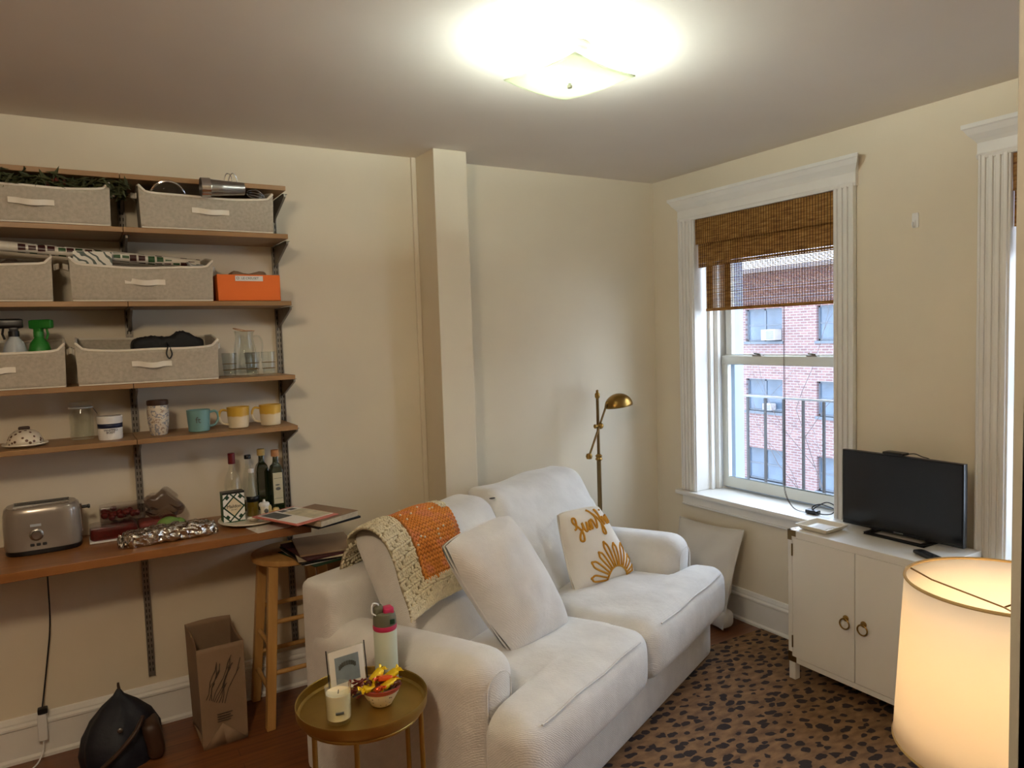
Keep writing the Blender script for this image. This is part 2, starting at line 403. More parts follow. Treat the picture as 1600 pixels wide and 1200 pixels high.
def dup(root, label, loc=None, rotz=None, group=None):
    r = root.copy(); sc.collection.objects.link(r); r['label'] = label
    if loc: r.location = loc
    if rotz is not None: r.rotation_euler = (0, 0, rotz)
    if group: r['group'] = group
    for ch in list(root.children):
        c = ch.copy(); sc.collection.objects.link(c); c.parent = r
        for g in list(ch.children):
            d = g.copy(); sc.collection.objects.link(d); d.parent = c
    return r
def smooth_path(pts, k=6, closed=False):
    P = [Vector(p) for p in pts]; n = len(P); out = []
    rng = range(n if closed else n-1)
    for i in rng:
        if closed: a, b, c, d = P[(i-1) % n], P[i], P[(i+1) % n], P[(i+2) % n]
        else: a, b, c, d = P[max(i-1, 0)], P[i], P[i+1], P[min(i+2, n-1)]
        for j in range(k):
            t = j/k; out.append(.5*((2*b)+(c-a)*t+(2*a-5*b+4*c-d)*t*t+(3*b-3*c+d-a)*t**3))
    if not closed: out.append(P[-1])
    return out
def text(name, body, size, mat, parent, loc, rot, extrude=.0004, align='CENTER', sx=1.0):
    cu = bpy.data.curves.new(name, 'FONT'); cu.body = body; cu.size = size; cu.extrude = extrude; cu.align_x = align; cu.align_y = 'CENTER'
    tmp = bpy.data.objects.new(name, cu); sc.collection.objects.link(tmp)
    dg = bpy.context.evaluated_depsgraph_get(); me = bpy.data.meshes.new_from_object(tmp.evaluated_get(dg))
    bpy.data.objects.remove(tmp); bpy.data.curves.remove(cu)
    me.materials.clear(); me.materials.append(M[mat])
    o = bpy.data.objects.new(name, me); sc.collection.objects.link(o); o.parent = parent; o.location = loc; o.rotation_euler = rot; o.scale = (sx, 1, 1)
    return o
FRONT = (PI/2, 0, 0)          # text facing -y
def holes_wall(mb, ax, a0, a1, z0, z1, t0, t1, holes):
    """wall slab with rectangular holes; ax 0: plane x in t0..t1 running along y; ax 1: plane y running along x"""
    A = sorted({a0, a1, *[h[0] for h in holes], *[h[1] for h in holes]}); Z = sorted({z0, z1, *[h[2] for h in holes], *[h[3] for h in holes]})
    for i in range(len(A)-1):
        for j in range(len(Z)-1):
            ca, cz = (A[i]+A[i+1])/2, (Z[j]+Z[j+1])/2
            if any(h[0] < ca < h[1] and h[2] < cz < h[3] for h in holes): continue
            if ax == 0: mb.box(t0, t1, A[i], A[i+1], Z[j], Z[j+1])
            else: mb.box(A[i], A[i+1], t0, t1, Z[j], Z[j+1])

# ------------------------------------------------------------------ world and lamps
H = 2.496
w = bpy.data.worlds.new('overcast_sky'); sc.world = w; w.use_nodes = True
wt = w.node_tree; bg = wt.nodes['Background']
tc = wt.nodes.new('ShaderNodeTexCoord'); nz = wt.nodes.new('ShaderNodeTexNoise'); nz.inputs['Scale'].default_value = 2.5; nz.inputs['Detail'].default_value = 5
rp = wt.nodes.new('ShaderNodeValToRGB'); rp.color_ramp.elements[0].color = (.58, .72, .98, 1); rp.color_ramp.elements[1].color = (.80, .88, 1, 1)
rp.color_ramp.elements[0].position = .35; rp.color_ramp.elements[1].position = .65
wt.links.new(tc.outputs['Generated'], nz.inputs['Vector']); wt.links.new(nz.outputs['Fac'], rp.inputs[0]); wt.links.new(rp.outputs[0], bg.inputs[0])
bg.inputs[1].default_value = 4.2
def lamp(name, loc, power, rgb, size, parent=None):
    l = bpy.data.lights.new(name, 'POINT'); l.energy = power; l.color = lin(rgb)[:3]; l.shadow_soft_size = size
    o = bpy.data.objects.new(name, l); sc.collection.objects.link(o); o.location = loc
    if parent: o.parent = parent
    return o
CEIL_W, SHADE_W, KITCHEN_W = 34.0, 0.85, 27.0
# daylight enters through the two windows: portals tell the renderer where the sky is
for wy in (-.79, -2.42):
    l = bpy.data.lights.new('window_portal', 'AREA'); l.shape = 'RECTANGLE'; l.size = 1.55; l.size_y = .9; l.cycles.is_portal = True
    o = bpy.data.objects.new('window_portal', l); sc.collection.objects.link(o); o.location = (.42, wy, 1.45); o.rotation_euler = (0, PI/2, 0)

# ------------------------------------------------------------------ room shell
XW, YS = -4.7, -5.3
WIN = [(-1.245, -.335, .64, 2.24), (-2.875, -1.965, .64, 2.24)]
m = MB().box(XW-.1, .0, YS-.1, .0, -.1, 0); struct(m.build('floor', 'floor'))
m = MB().box(XW-.1, .35, YS-.1, .15, H, H+.12); struct(m.build('ceiling', 'ceiling'))
m = MB().box(XW-.1, .35, 0, .15, -.1, H); struct(m.build('wall_north', 'wall'))
m = MB().box(XW-.1, XW, YS-.1, 0, 0, H); struct(m.build('wall_west', 'farwall'))
m = MB().box(XW, .0, YS-.1, YS, 0, H); struct(m.build('wall_far_south', 'farwall'))
m = MB(); holes_wall(m, 0, YS, 0, -.1, H, 0, .34, WIN); struct(m.build('wall_east', 'wall', weld=False))
# door partition beside the camera
JX, JY = -2.408, -3.082
m = MB().box(JX+.02, 0, JY-.34, JY-.0, 0, H); struct(m.build('wall_south', 'wall'))
m = MB().box(JX, JX+.02, JY-.34, JY+.012, 0, H); m.box(JX, JX+.09, JY+.0, JY+.018, 0, H)
struct(m.build('trim_1', pmat('grey_jamb_paint', (150, 146, 134), .6), bevel=.002))  # even grey jamb colour, darker than the white trim
# boxed column and its corner bead
m = MB().box(-1.562, -1.386, -.214, 0, 0, H); struct(m.build('column_1', 'wall', bevel=.003))
m = MB().box(-1.588, -1.562, -.012, 0, 0, H); struct(m.build('trim_2', 'wall', bevel=.004))
def base_profile(mb, a0, a1, ax, off=0):
    prof = [(0, 0), (.028, 0), (.028, .012), (.018, .02), (.018, .128), (.024, .134), (.024, .142), (.014, .150), (.014, .156), (.008, .172), (0, .175)]
    n = len(prof)
    vs = []
    for a in (a0, a1):
        for d, z in prof: vs.append((a, -d-off, z) if ax == 1 else (-d-off, a, z))
    mb.add(vs, [(i, (i+1) % n, n+(i+1) % n, n+i) for i in range(n)]+[tuple(range(n)), tuple(range(n, 2*n))])
m = MB(); base_profile(m, XW, -1.563, 1); struct(m.build('baseboard_north', 'trim', smooth=False))
m = MB(); base_profile(m, -1.385, 0, 1); struct(m.build('baseboard_north_corner', 'trim', smooth=False))
m = MB(); base_profile(m, JY, -.03, 0); struct(m.build('baseboard_east', 'trim', smooth=False))

# ------------------------------------------------------------------ windows
def blind(parent_label, y0, y1, low, cat_label):
    t = thing('bamboo_blind', cat_label, 'blind', (0, 0, 0), 0)
    def weave(y0, y1, z0, z1, x, name, gap):
        slat = MB(); step = .0075
        n = int((z1-z0)/step)
        for k in range(n):
            z = z0+k*step; jit = random.uniform(-.0006, .0006)
            slat.box(x-.0012, x+.0012, y0, y1, z+jit, z+step*gap+jit)
        o = slat.build(name, 'bamboo', t, smooth=False, weld=False)
        th = MB(); k = 0; yy = y0+.012
        while yy < y1:
            th.box(x-.0026, x-.0014, yy-.0012, yy+.0012, z0, z1); yy += .0160
        th.build('binding_threads', 'bindcord', o, smooth=False, weld=False)
        return o
    MBh = MB().box(.045, .075, y0+.012, y1-.012, 2.205, 2.235); MBh.build('headrail', 'bamboo', t)
    weave(y0+.008, y1-.012, 2.085, 2.232, .002, 'valance', 1.04)
    weave(y0+.012, y1-.006, 1.955, 2.10, .030, 'folded_panel', 1.0)
    weave(y0+.004, y1-.03, low, 2.20, .066, 'hanging_panel', .66)
    # wider opaque selvedge bands on the hanging panel
    b = MB()
    for ya, yb in ((y1-.075, y1-.03), (y1-.205, y1-.165)): b.box(.0675, .069, ya, yb, low, 2.2)
    b.build('selvedge_band', 'bamboo', t, smooth=False)
    MB().box(.060, .074, y0+.004, y1-.03, low-.006, low+.008).build('bottom_rail', 'bamboo', t)
    return t
def window(idx, y0, y1):
    e = bpy.data.objects.new('window_%d' % idx, None); sc.collection.objects.link(e); struct(e)
    z0, z1 = .64, 2.24
    c = MB()
    for (ya, yb) in ((y1-.012, y1+.098), (y0-.098, y0+.012)):     # fluted casings
        c.box(-.016, 0.0, ya, yb, .66, z1)
        for k in range(4):
            yy = ya+.016+k*.0262; c.box(-.024, -.014, yy-.0085, yy+.0085, .66, z1)
        c.box(-.03, -.0, ya if ya < y0 else yb-.01, ya+.01 if ya < y0 else yb, .66, z1)
    c.build('window_casing', 'trim', e, bevel=.003)
    hd = MB(); ya, yb = y0-.105, y1+.105                            # moulded head
    prof = [(0, 2.225), (-.022, 2.225), (-.026, 2.238), (-.022, 2.246), (-.022, 2.286), (-.03, 2.298), (-.048, 2.318), (-.060, 2.338), (-.066, 2.342), (-.066, 2.358), (0, 2.362)]
    n = len(prof); vs = []
    for a, s in ((ya, -1), (yb, 1)):
        for x, z in prof: vs.append((x, a+s*max(0, -x-.022)*.9, z))
    hd.add(vs, [(i, (i+1) % n, n+(i+1) % n, n+i) for i in range(n)]+[tuple(range(n)), tuple(range(n, 2*n))])
    hd.build('window_head', 'trim', e, smooth=False)
    st = MB().soft((-.055, y0-.13, .632), (.20, y1+.13, .66), .008, 4)
    st.build('window_sill', 'trim', e)
    ap = MB().box(-.020, 0, y0-.10, y1+.10, .572, .632); ap.box(-.026, 0, y0-.10, y1+.10, .572, .584); ap.build('window_apron', 'trim', e, bevel=.003)
    jb = MB()
    for (ya, s) in ((y1, -1), (y0, 1)):
        a, b = sorted((ya, ya+s*.004)); jb.box(.0, .34, a, b, .66, z1)
        a, b = sorted((ya, ya+s*.020)); jb.box(.10, .125, a, b, .66, z1)
        a, b = sorted((ya, ya+s*.030)); jb.box(.150, .172, a, b, .66, z1)
    jb.box(0, .34, y0, y1, z1-.004, z1); jb.build('window_jamb', 'trim', e, bevel=.002)
    ob = MB()
    for (ya, s) in ((y1, -1), (y0, 1)):
        a, b = sorted((ya, ya+s*.055)); ob.box(.262, .34, a, b, .66, z1)
    ob.box(.235, .34, y0, y1, .655, .69); ob.build('window_outer_frame', 'outer', e, bevel=.002)
    def sash(xa, xb, za, zb, top, bot, nm):
        f = MB(); a, b = y0+.022, y1-.022
        f.box(xa, xb, a, b, za, za+bot); f.box(xa, xb, a, b, zb-top, zb)
        f.box(xa, xb, a, a+.042, za+bot, zb-top); f.box(xa, xb, b-.042, b, za+bot, zb-top)
        # glazing bead
        f.box(xa-.003, xa+.006, a+.036, a+.046, za+bot-.006, zb-top+.006); f.box(xa-.003, xa+.006, b-.046, b-.036, za+bot-.006, zb-top+.006)
        o = f.build(nm, 'sash', e, bevel=.003)
        g = MB().box((xa+xb)/2-.002, (xa+xb)/2+.002, a+.04, b-.04, za+bot-.004, zb-top+.004); g.build('window_glass', 'paneglass', o, smooth=False)
        return o
    sash(.190, .222, .672, 1.445, .050, .058, 'lower_sash')
    sash(.226, .256, 1.405, 2.232, .045, .045, 'upper_sash')
    lk = MB()
    for yy in (y0+.28, y1-.28): lk.box(.186, .214, yy-.03, yy+.03, 1.445, 1.452); lk.cyl((.196, yy-.02, 1.455), (.196, yy+.024, 1.459), .005, n=8)
    lk.build('sash_lock', 'metal', e)
    return e
window(1, *WIN[0][:2]); window(2, *WIN[1][:2])
blind(None, WIN[0][0], WIN[0][1], 1.712, 'brown woven bamboo blind half lowered in the left window above the sofa end')
blind(None, WIN[1][0], WIN[1][1], 1.86, 'bamboo blind edge glimpsed in the right window at the picture edge')
# lift cords of the blind
m = MB()
pts = [(.055, -.905, 1.71), (.055, -.905, 1.2), (.055, -.903, .85), (.052, -.91, .74), (.05, -.96, .672), (.045, -1.03, .664)]
m.tube(smooth_path(pts, 6), .0014, 6); m.tube(smooth_path([(x, y+.006, z) for x, y, z in pts], 6), .0014, 6)
tag(m.build('blind_cord', 'bindcord'), 'thin dark blind cord hanging down the left window to the sill', 'cord')
m = MB()
loop = [(.06, -1.05, .668), (.05, -1.09, .70), (.05, -1.15, .735), (.05, -1.20, .72), (.055, -1.17, .68), (.05, -1.10, .67), (.06, -1.06, .69), (.05, -1.12, .72), (.05, -1.22, .705)]
m.tube(smooth_path(loop, 6), .003, 6)
o = m.build('black_cable', 'black'); tag(o, 'tangled black cable with plug lying on the window sill', 'cable')
MB().soft((.035, -1.10, .661), (.075, -1.035, .683), .006, 3).build('plug', 'black', o)
# wall hook
m = MB().soft((-.008, -1.625, 2.0), (0, -1.597, 2.062), .0035, 4); m.tube(smooth_path([(-.006, -1.611, 2.03), (-.012, -1.611, 2.006), (-.024, -1.611, 2.008), (-.026, -1.611, 2.022)], 5), .004, 8)
tag(m.build('wall_hook', 'white'), 'small white adhesive hook on the wall right of the left window', 'hook')

# ------------------------------------------------------------------ outside
b = thing('apartment_building', 'pink red brick apartment building with grey windows seen through the left window', 'building', (20, 0, -12))
cols = [(16.66, 14.9), (13.41, 11.65), (20.0, 18.2), (9.9, 8.15), (6.4, 4.65), (2.9, 1.15), (-.6, -2.35), (-4.1, -5.85)]
rows = [-4.45+2.76*k for k in (-2, -1, 0, 1, 2)]
holes = [(b_, a_, z+12, z+12+1.28) for a_, b_ in cols for z in rows]
m = MB(); holes_wall(m, 0, -16, 24, 0, 15.75, 0, .5, holes); m.build('facade_wall', 'brick', b, smooth=False, weld=False)
MB().box(-.12, .6, -16, 24, 15.75, 15.95).build('roof_coping', 'extsill', b)
MB().box(.5, 6, -16, 24, 0, 15.7).build('building_body', 'brick', b)
f0 = None
for (a_, b_) in cols:
    for z in rows:
        if f0 is None:
            fm = MB(); y0, y1 = -1.76/2, 1.76/2
            fm.box(.12, .18, y0, y0+.07, 0, 1.28); fm.box(.12, .18, y1-.07, y1, 0, 1.28); fm.box(.12, .18, y0, y1, 1.21, 1.28); fm.box(.12, .18, y0, y1, 0, .07)
            fm.box(.12, .18, -.035, .035, 0, 1.28); fm.box(.13, .17, y0, y1, .62, .67); fm.box(-.05, .12, y0-.05, y1+.05, -.10, 0)
            f0 = fm.build('window', 'extframe', b, smooth=False); f0.location = (0, (a_+b_)/2, z+12)
            g0 = MB().box(.15, .16, y0+.02, y1-.02, .02, 1.26).build('pane', 'extglass', f0, smooth=False)
        else:
            f = f0.copy(); sc.collection.objects.link(f); f.parent = b; f.location = (0, (a_+b_)/2, z+12)
            g = g0.copy(); sc.collection.objects.link(g); g.parent = f
def ac(y, z, lab, s=1.0):
    t = thing('air_conditioner', lab, 'air conditioner', (19.95, y, z), 0)
    MB().soft((-.32*s, -.33*s, 0), (.10, .33*s, .42*s), .02, 3).build('housing', 'extsill', t)
    g = MB()
    for k in range(9): g.box(-.33*s, -.315*s, -.27*s, .10*s, .05*s+k*.036*s, .066*s+k*.036*s)
    g.build('grille', 'extframe', t, smooth=False)
ac(15.27, 1.12, 'white window air conditioner in the upper brick building window', 1.0)
ac(15.45, -1.60, 'small white air conditioner in the middle row brick building window', .62)
m = MB().box(-30, 40, -30, 40, -.2, 0)
o = m.build('street_ground', pmat('asphalt', (90, 90, 92), .9)); o.location = (31, 0, -12); struct(o)
# fire escape rail just outside
t = thing('fire_escape_railing', 'black iron fire escape railing standing outside the left window', 'railing', (.85, 0, 0))
MB().box(-.012, .012, -2.9, 1.3, 1.135, 1.147).build('top_rail', pmat('lit_iron_rail', (112, 116, 122), .35, .5), t)  # paler than the balusters: light falling on the rail put into its colour
MB().box(-.012, .012, -2.9, 1.3, .36, .372).build('bottom_rail', 'darksteel', t)
y = 1.2
while y > -2.8:
    MB().box(-.007, .007, y-.007, y+.007, .372, 1.135).build('baluster', 'darksteel', t, smooth=False); y -= .147
m = MB()
for k in range(14): m.box(-.40+k*.034, -.385+k*.034, -2.9, 1.3, .30, .31)
for yy in (1.25, .2, -.85, -1.9, -2.85): m.box(-.42, .08, yy-.02, yy+.02, .27, .30)
m.box(-.015, .015, -2.9, 1.3, .30, .36)
m.build('platform', 'darksteel', t, smooth=False)
# bare tree
t = thing('bare_tree', 'bare leafless tree with thin branches in front of the brick building', 'tree', (10, 5.4, -12))
rr = random.Random(11); tb = MB()
def branch(p, d, L, r, depth, mb):
    pts = [p]; q = Vector(p); d = Vector(d)
    for k in range(5):
        d = (d+Vector((rr.uniform(-.2, .2), rr.uniform(-.25, .25), rr.uniform(-.12, .16)))).normalized(); q = q+d*L/5; pts.append(tuple(q))
        if depth > 0 and k >= 1 and rr.random() < .8:
            nd = (d+Vector((rr.uniform(-.6, .6), rr.uniform(-.9, .9), rr.uniform(-.1, .5)))).normalized()
            branch(tuple(q), nd, L*.62, r*.5, depth-1, mb)
    mb.tube(pts, [r*(1-.14*i) for i in range(6)], 5)
MB().tube([(0, 0, 0), (.05, 0, 4), (0, .1, 9.2)], [.16, .12, .07], 10).build('trunk', 'bark', t)
for k in range(4):
    a = rr.uniform(-1, 1); branch((0, .1, 8.2+.2*k), (rr.uniform(-.3, .3), a*1.2, 1.0), 3.4, .015, 3, tb)
tb.build('branches', 'bark', t)

# ------------------------------------------------------------------ ceiling lamp
t = thing('ceiling_light', 'square bent white glass ceiling light with lit bulbs', 'ceiling light', (-1.68, -1.475, H), .24)
MB().lathe([(.068, 0), (.070, -.012), (.060, -.018), (.064, -.030), (.05, -.036), (.046, -.05), (.0, -.05)], 32).build('canopy', 'white', t)
def gl(u, v):
    x, y = (u-.5)*.292, (v-.5)*.292; r = (abs(x)/.146)**2; q = (abs(y)/.146)**2
    return (x, y, -.110+.016*(r+q)/2)
g = MB().grid(gl, 24, 24).build('glass_shade', 'opal', t, solid=.004)
MB().lathe([(0, -.128), (.008, -.126), (.009, -.119), (.005, -.115), (.005, -.05)], 16, False).build('finial', 'steel', t)
em = emit('lit_bulb', (246, 255, 246), 14)
for s in (-1, 1):
    MB().cyl((s*.02, 0, -.052), (s*.042, 0, -.074), .014).build('socket', 'white', t)
    MB().ball((s*.075, 0, -.078), (.034, .022, .022)).build('light_bulb', em, t)
    lamp('ceiling_bulb_glow', (s*.085, 0, -.080), CEIL_W/2, (240, 252, 246), .03, t)

# the second ceiling light of the room, left of the picture
t = thing('dome_ceiling_light', 'round frosted dome ceiling light near the kitchen end, outside the picture', 'ceiling light', (-3.4, -2.75, H))
MB().lathe([(.15, 0), (.155, -.012), (.15, -.02)], 40).build('mount_ring', 'white', t)
MB().lathe([(.148, -.02), (.14, -.05), (.10, -.085), (.05, -.10), (0, -.104)], 40, False).build('dome', 'opal', t)
lamp('dome_bulb_glow', (0, 0, -.16), KITCHEN_W, (255, 232, 200), .13, t)

# ------------------------------------------------------------------ shelving on the north wall
for rx, zt, nm in ((-2.868, 2.23, 'left'), (-2.268, 2.23, 'right')):
    t = thing('shelf_standard', 'grey slotted metal shelf standard on the wall, %s one of the pair' % ('left' if nm == 'left' else 'right'), 'shelf rail', (rx, 0, 0))
    r = MB().box(-.013, .013, -.010, -.0005, .215, zt); r.box(-.013, -.009, -.016, -.010, .215, zt); r.box(.009, .013, -.016, -.010, .215, zt); r.build('rail', 'metal', t, smooth=False)
    s = MB(); z = .235
    while z < zt-.02:
        for xx in (-.0055, .0055): s.box(xx-.0017, xx+.0017, -.0112, -.0095, z, z+.014)
        z += .0254
    s.build('slots', 'slot', t, smooth=False)
    for zz, dp in ((2.226, .24), (2.03, .24), (1.755, .24), (1.447, .24), (1.234, .24), (.823, .33)):
        k = MB(); L = dp; hh = .085 if dp < .3 else .06
        k.add([(-.004, -.012, zz), (-.004, -L, zz), (-.004, -L, zz-.012), (-.004, -.022, zz-hh), (-.004, -.012, zz-hh),
               (.004, -.012, zz), (.004, -L, zz), (.004, -L, zz-.012), (.004, -.022, zz-hh), (.004, -.012, zz-hh)],
              [(0, 1, 2, 3, 4), (9, 8, 7, 6, 5), (0, 5, 6, 1), (1, 6, 7, 2), (2, 7, 8, 3), (3, 8, 9, 4), (4, 9, 5, 0)])
        k.box(-.010, .010, -L, -.012, zz-.0015, zz); k.build('bracket', 'metal', t, smooth=False)
names = ['topmost', 'second from top', 'third from top', 'fourth from top', 'fifth from top']
ST = [2.246, 2.05, 1.775, 1.467, 1.254]
for i, zt in enumerate(ST):
    for a, b_, side in ((-3.56, -2.883, 'left'), (-2.881, -2.279, 'right')):
        o = MB().box(a, b_, -.30, -.018, zt-.019, zt).build('wall_shelf', 'shelf', bevel=.0015)
        tag(o, 'brown laminate wall shelf, %s level, %s-hand board' % (names[i], side), 'shelf', 'wall shelves')
WT = .856
tag(MB().box(-3.56, -2.279, -.43, -.018, WT-.032, WT).build('worktop', 'worktop', bevel=.002), 'deep brown wooden worktop shelf below the others, holding the toaster', 'worktop')

# fabric bins -------------------------------------------------------
def fabric_bin(label, x0, x1, zs, seed, handle=True, tilt=0, hx=None):
    rb = random.Random(seed); cx = (x0+x1)/2; W = (x1-x0)/2
    t = thing('fabric_bin', label, 'storage bin', (cx, -.165, zs+.0005), 0, 'linen storage bins')
    hf, hb, D = .128, .175, .128
    def rim(s):   # s 0..4 round the rim starting front-left
        s %= 4
        def corner(k): return [(-W, -D-.012), (W, -D-.012), (W-.008, D), (-W+.008, D)][k % 4]
        k = int(s); u = s-k; a, b = corner(k), corner(k+1)
        x = a[0]+(b[0]-a[0])*u; y = a[1]+(b[1]-a[1])*u
        if k == 0: z = hf + .006*(abs(2*u-1)**3) - .004*math.sin(PI*u)*(1+.6*math.sin(9*u+seed)) + .022*(abs(2*u-1)**24); y -= .008*math.sin(PI*u)
        elif k == 1: z = hf+.028+(hb-hf-.028)*min(1, u*2.2)
        elif k == 2: z = hb-.004*math.sin(PI*u)
        else: z = hf+.028+(hb-hf-.028)*min(1, (1-u)*2.2)
        return x, y, z
    N = 96
    def side(u, v):
        s = u*4; x, y, z = rim(s); f = 1
        bx, by = x*(.985), y*(.93)
        wv = math.sin(PI*v)*.004*math.sin(s*2.3+seed)
        return (bx+(x-bx)*v, by+(y-by)*v+wv, z*v)
    body = MB().grid(side, N, 8, True)
    body.box(-W*.985, W*.985, -D*.93-.01, D*.93, .0, .004)
    o = body.build('body', 'bin', t, angle=55); md = o.modifiers.new('thick', 'SOLIDIFY'); md.thickness = .004; md.offset = 0
    MB().tube([side(i/N, 1.0) for i in range(N)], .0048, 6, closed=True).build('rim_piping', 'piping', t)
    MB().tube([side(i/N, .02) for i in range(0, 25)], .0032, 6).build('base_piping', 'piping', t)
    side_k = .9
    def strap(p0, p1, outv, nm='handle'):
        m = MB(); p0 = Vector(p0); p1 = Vector(p1); o_ = Vector(outv); n = 14; vs = []; fs = []
        for i in range(n+1):
            u = i/n; b_ = .0 if (u < .2 or u > .8) else math.sin((u-.2)/.6*PI)
            c = p0.lerp(p1, u)+o_*(.004+.016*b_*(1 if abs(o_.y) > .5 else side_k))+Vector((0, 0, -.006*b_+(.012*b_ if abs(o_.x) > .5 else 0)))
            for dz in (-.010, .010):
                for dd in (0, .003): vs.append(c+Vector((0, 0, dz))+o_*dd)
        for i in range(n):
            a = i*4; q = a+4
            fs += [(a, q, q+1, a+1), (a+2, a+3, q+3, q+2), (a, a+2, q+2, q), (a+1, q+1, q+3, a+3)]
        fs += [(0, 1, 3, 2), (n*4, n*4+2, n*4+3, n*4+1)]
        m.add(vs, fs); m.build(nm, 'piping', t)
    if handle:
        h = (hx-cx) if hx is not None else 0
        strap((h-.068, -D-.014, .074), (h+.068, -D-.014, .070), (0, -1, 0))
    strap((W+.001, -.095, .125), (W+.001, .0, .13), (1, 0, 0)); strap((-W-.001, .0, .13), (-W-.001, -.095, .125), (-1, 0, 0))
    return t
fabric_bin('linen bin with greenery on the second shelf, left of the standard', -3.405, -2.918, ST[1], 1, hx=-3.16)
fabric_bin('linen bin with pot lid and steel cup on the second shelf', -2.822, -2.335, ST[1], 2, hx=-2.575)
fabric_bin('linen bin cut by the picture edge on the third shelf', -3.60, -3.115, ST[2], 3)
fabric_bin('linen bin under the wrapping paper roll on the third shelf', -3.06, -2.58, ST[2], 4, hx=-2.82)
fabric_bin('linen bin with spray bottles on the fourth shelf', -3.578, -3.094, ST[3], 5, hx=-3.31)
fabric_bin('linen bin with black cloth on the fourth shelf', -3.06, -2.577, ST[3], 6, hx=-2.815)
# contents
rr = random.Random(3); m = MB(); rd = MB()
for k in range(2200):
    x = rr.uniform(-3.44, -2.86); z = rr.uniform(2.07+.03, 2.245) if x > -2.95 else rr.uniform(2.16, 2.262)
    if z > 2.225: z = rr.uniform(2.15, 2.222)
    if x > -2.93 and z < 2.17: z = rr.uniform(2.18, 2.22)
    y = rr.uniform(-.285, -.16); front = rr.random() < .05
    if front: y = rr.uniform(-.318, -.306); z = rr.uniform(2.18, 2.232) if x < -3.02 else rr.uniform(2.19, 2.215)
    a = Vector((rr.gauss(0, 1), rr.gauss(0, 1), rr.gauss(0, .6))).normalized(); bb = a.orthogonal().normalized(); L = rr.uniform(.014, .03); p = Vector((x, y, z)); n_ = a.cross(bb)*.002
    q = [p-a*L, p+bb*L*.28+n_, p+a*L, p-bb*L*.28+n_, p-n_]
    q = [Vector((v.x, (min(-.303, v.y) if front else max(-.33, v.y)), v.z if front else min(2.224, v.z))) for v in q]
    m.add(q, [(0, 1, 4), (1, 2, 4), (2, 3, 4), (3, 0, 4), (0, 3, 2, 1)])
t = thing('artificial_garland', 'dark green artificial greenery garland spilling from the top left bin', 'garland')
m.build('leaves', 'leaf', t, smooth=False, weld=False)
m = MB().tube(smooth_path([(-3.44, -.22, 2.17), (-3.3, -.2, 2.2), (-3.15, -.22, 2.185), (-3.0, -.2, 2.2), (-2.9, -.21, 2.2)], 6), .005, 6); m.build('stem', 'bark', t)
for k in range(12): rd.ball((rr.uniform(-3.12, -3.05), rr.uniform(-.29, -.26), rr.uniform(2.17, 2.215)), rr.uniform(.006, .010), 8, 6)
rd.build('red_berries', 'redberry', t)
# pot lid
t = thing('pot_lid', 'round glass pot lid with steel rim standing in the top right bin', 'pot lid', (-2.722, -.290, 2.170))
ring = MB(); ring.tube([(.062*math.cos(a*PI/20), .006*math.sin(a*PI/20)*0, .062*math.sin(a*PI/20)) for a in range(40)], .0045, 8, closed=True); ring.build('rim', 'chrome', t, rot=(.5, 0, 0))
gm = MB().lathe([(0, .014), (.03, .011), (.060, 0)], 32, False).build('glass', 'clearglass', t, rot=(PI/2+.5, 0, 0), solid=.002)
# steel cup
t = thing('steel_tumbler', 'polished steel tumbler lying on its side in the top right bin', 'tumbler', (-2.612, -.343, 2.208))
tm = MB().lathe([(.028, .178), (.0285, .176), (.036, .045), (.040, .036), (.041, .0), (.0395, 0), (.038, .036), (.026, .174), (0, .172)], 32, False); tm.M = Matrix.Identity(4)
tm.build('cup', 'steel', t, rot=(0, PI/2-.03, 0)).scale = (.85, .85, .9); 
MB().lathe([(.0425, .002), (.043, .038), (.0415, .038), (.041, .002)], 32, False).build('collar', 'chrome', t, rot=(0, PI/2-.03, 0)).scale = (.85, .85, .9)
m = MB().tube(smooth_path([(-2.52, -.304, 2.225), (-2.515, -.306, 2.262), (-2.505, -.306, 2.276), (-2.49, -.306, 2.265), (-2.49, -.304, 2.225)], 6), .0022, 6)
m.tube(smooth_path([(-2.505, -.308, 2.22), (-2.50, -.308, 2.258), (-2.485, -.309, 2.278), (-2.47, -.308, 2.258), (-2.475, -.308, 2.22)], 6), .0022, 6)
tag(m.build('wire_hook', 'chrome'), 'bent wire hanger loop sticking up above the steel tumbler', 'hook')
t = thing('whisk', 'wire whisk head poking out at the right end of the top right bin', 'whisk', (-2.375, -.285, 2.198))
m = MB()
for k in range(5):
    a = k*PI/5; m.tube(smooth_path([(0.03, 0, -.02), (-.01+0, .028*math.cos(a), .028*math.sin(a)*.6+.005), (-.045, .022*math.cos(a), .02*math.sin(a)*.6+.01), (-.055, 0, .012), (-.045, -.022*math.cos(a), -.02*math.sin(a)*.6+.01), (-.01, -.028*math.cos(a), -.028*math.sin(a)*.6+.005), (.03, 0, -.02)], 5), .001, 5)
m.build('wires', 'chrome', t); MB().cyl((.025, 0, -.018), (.028, .05, -.09), .006).build('handle', 'steel', t)
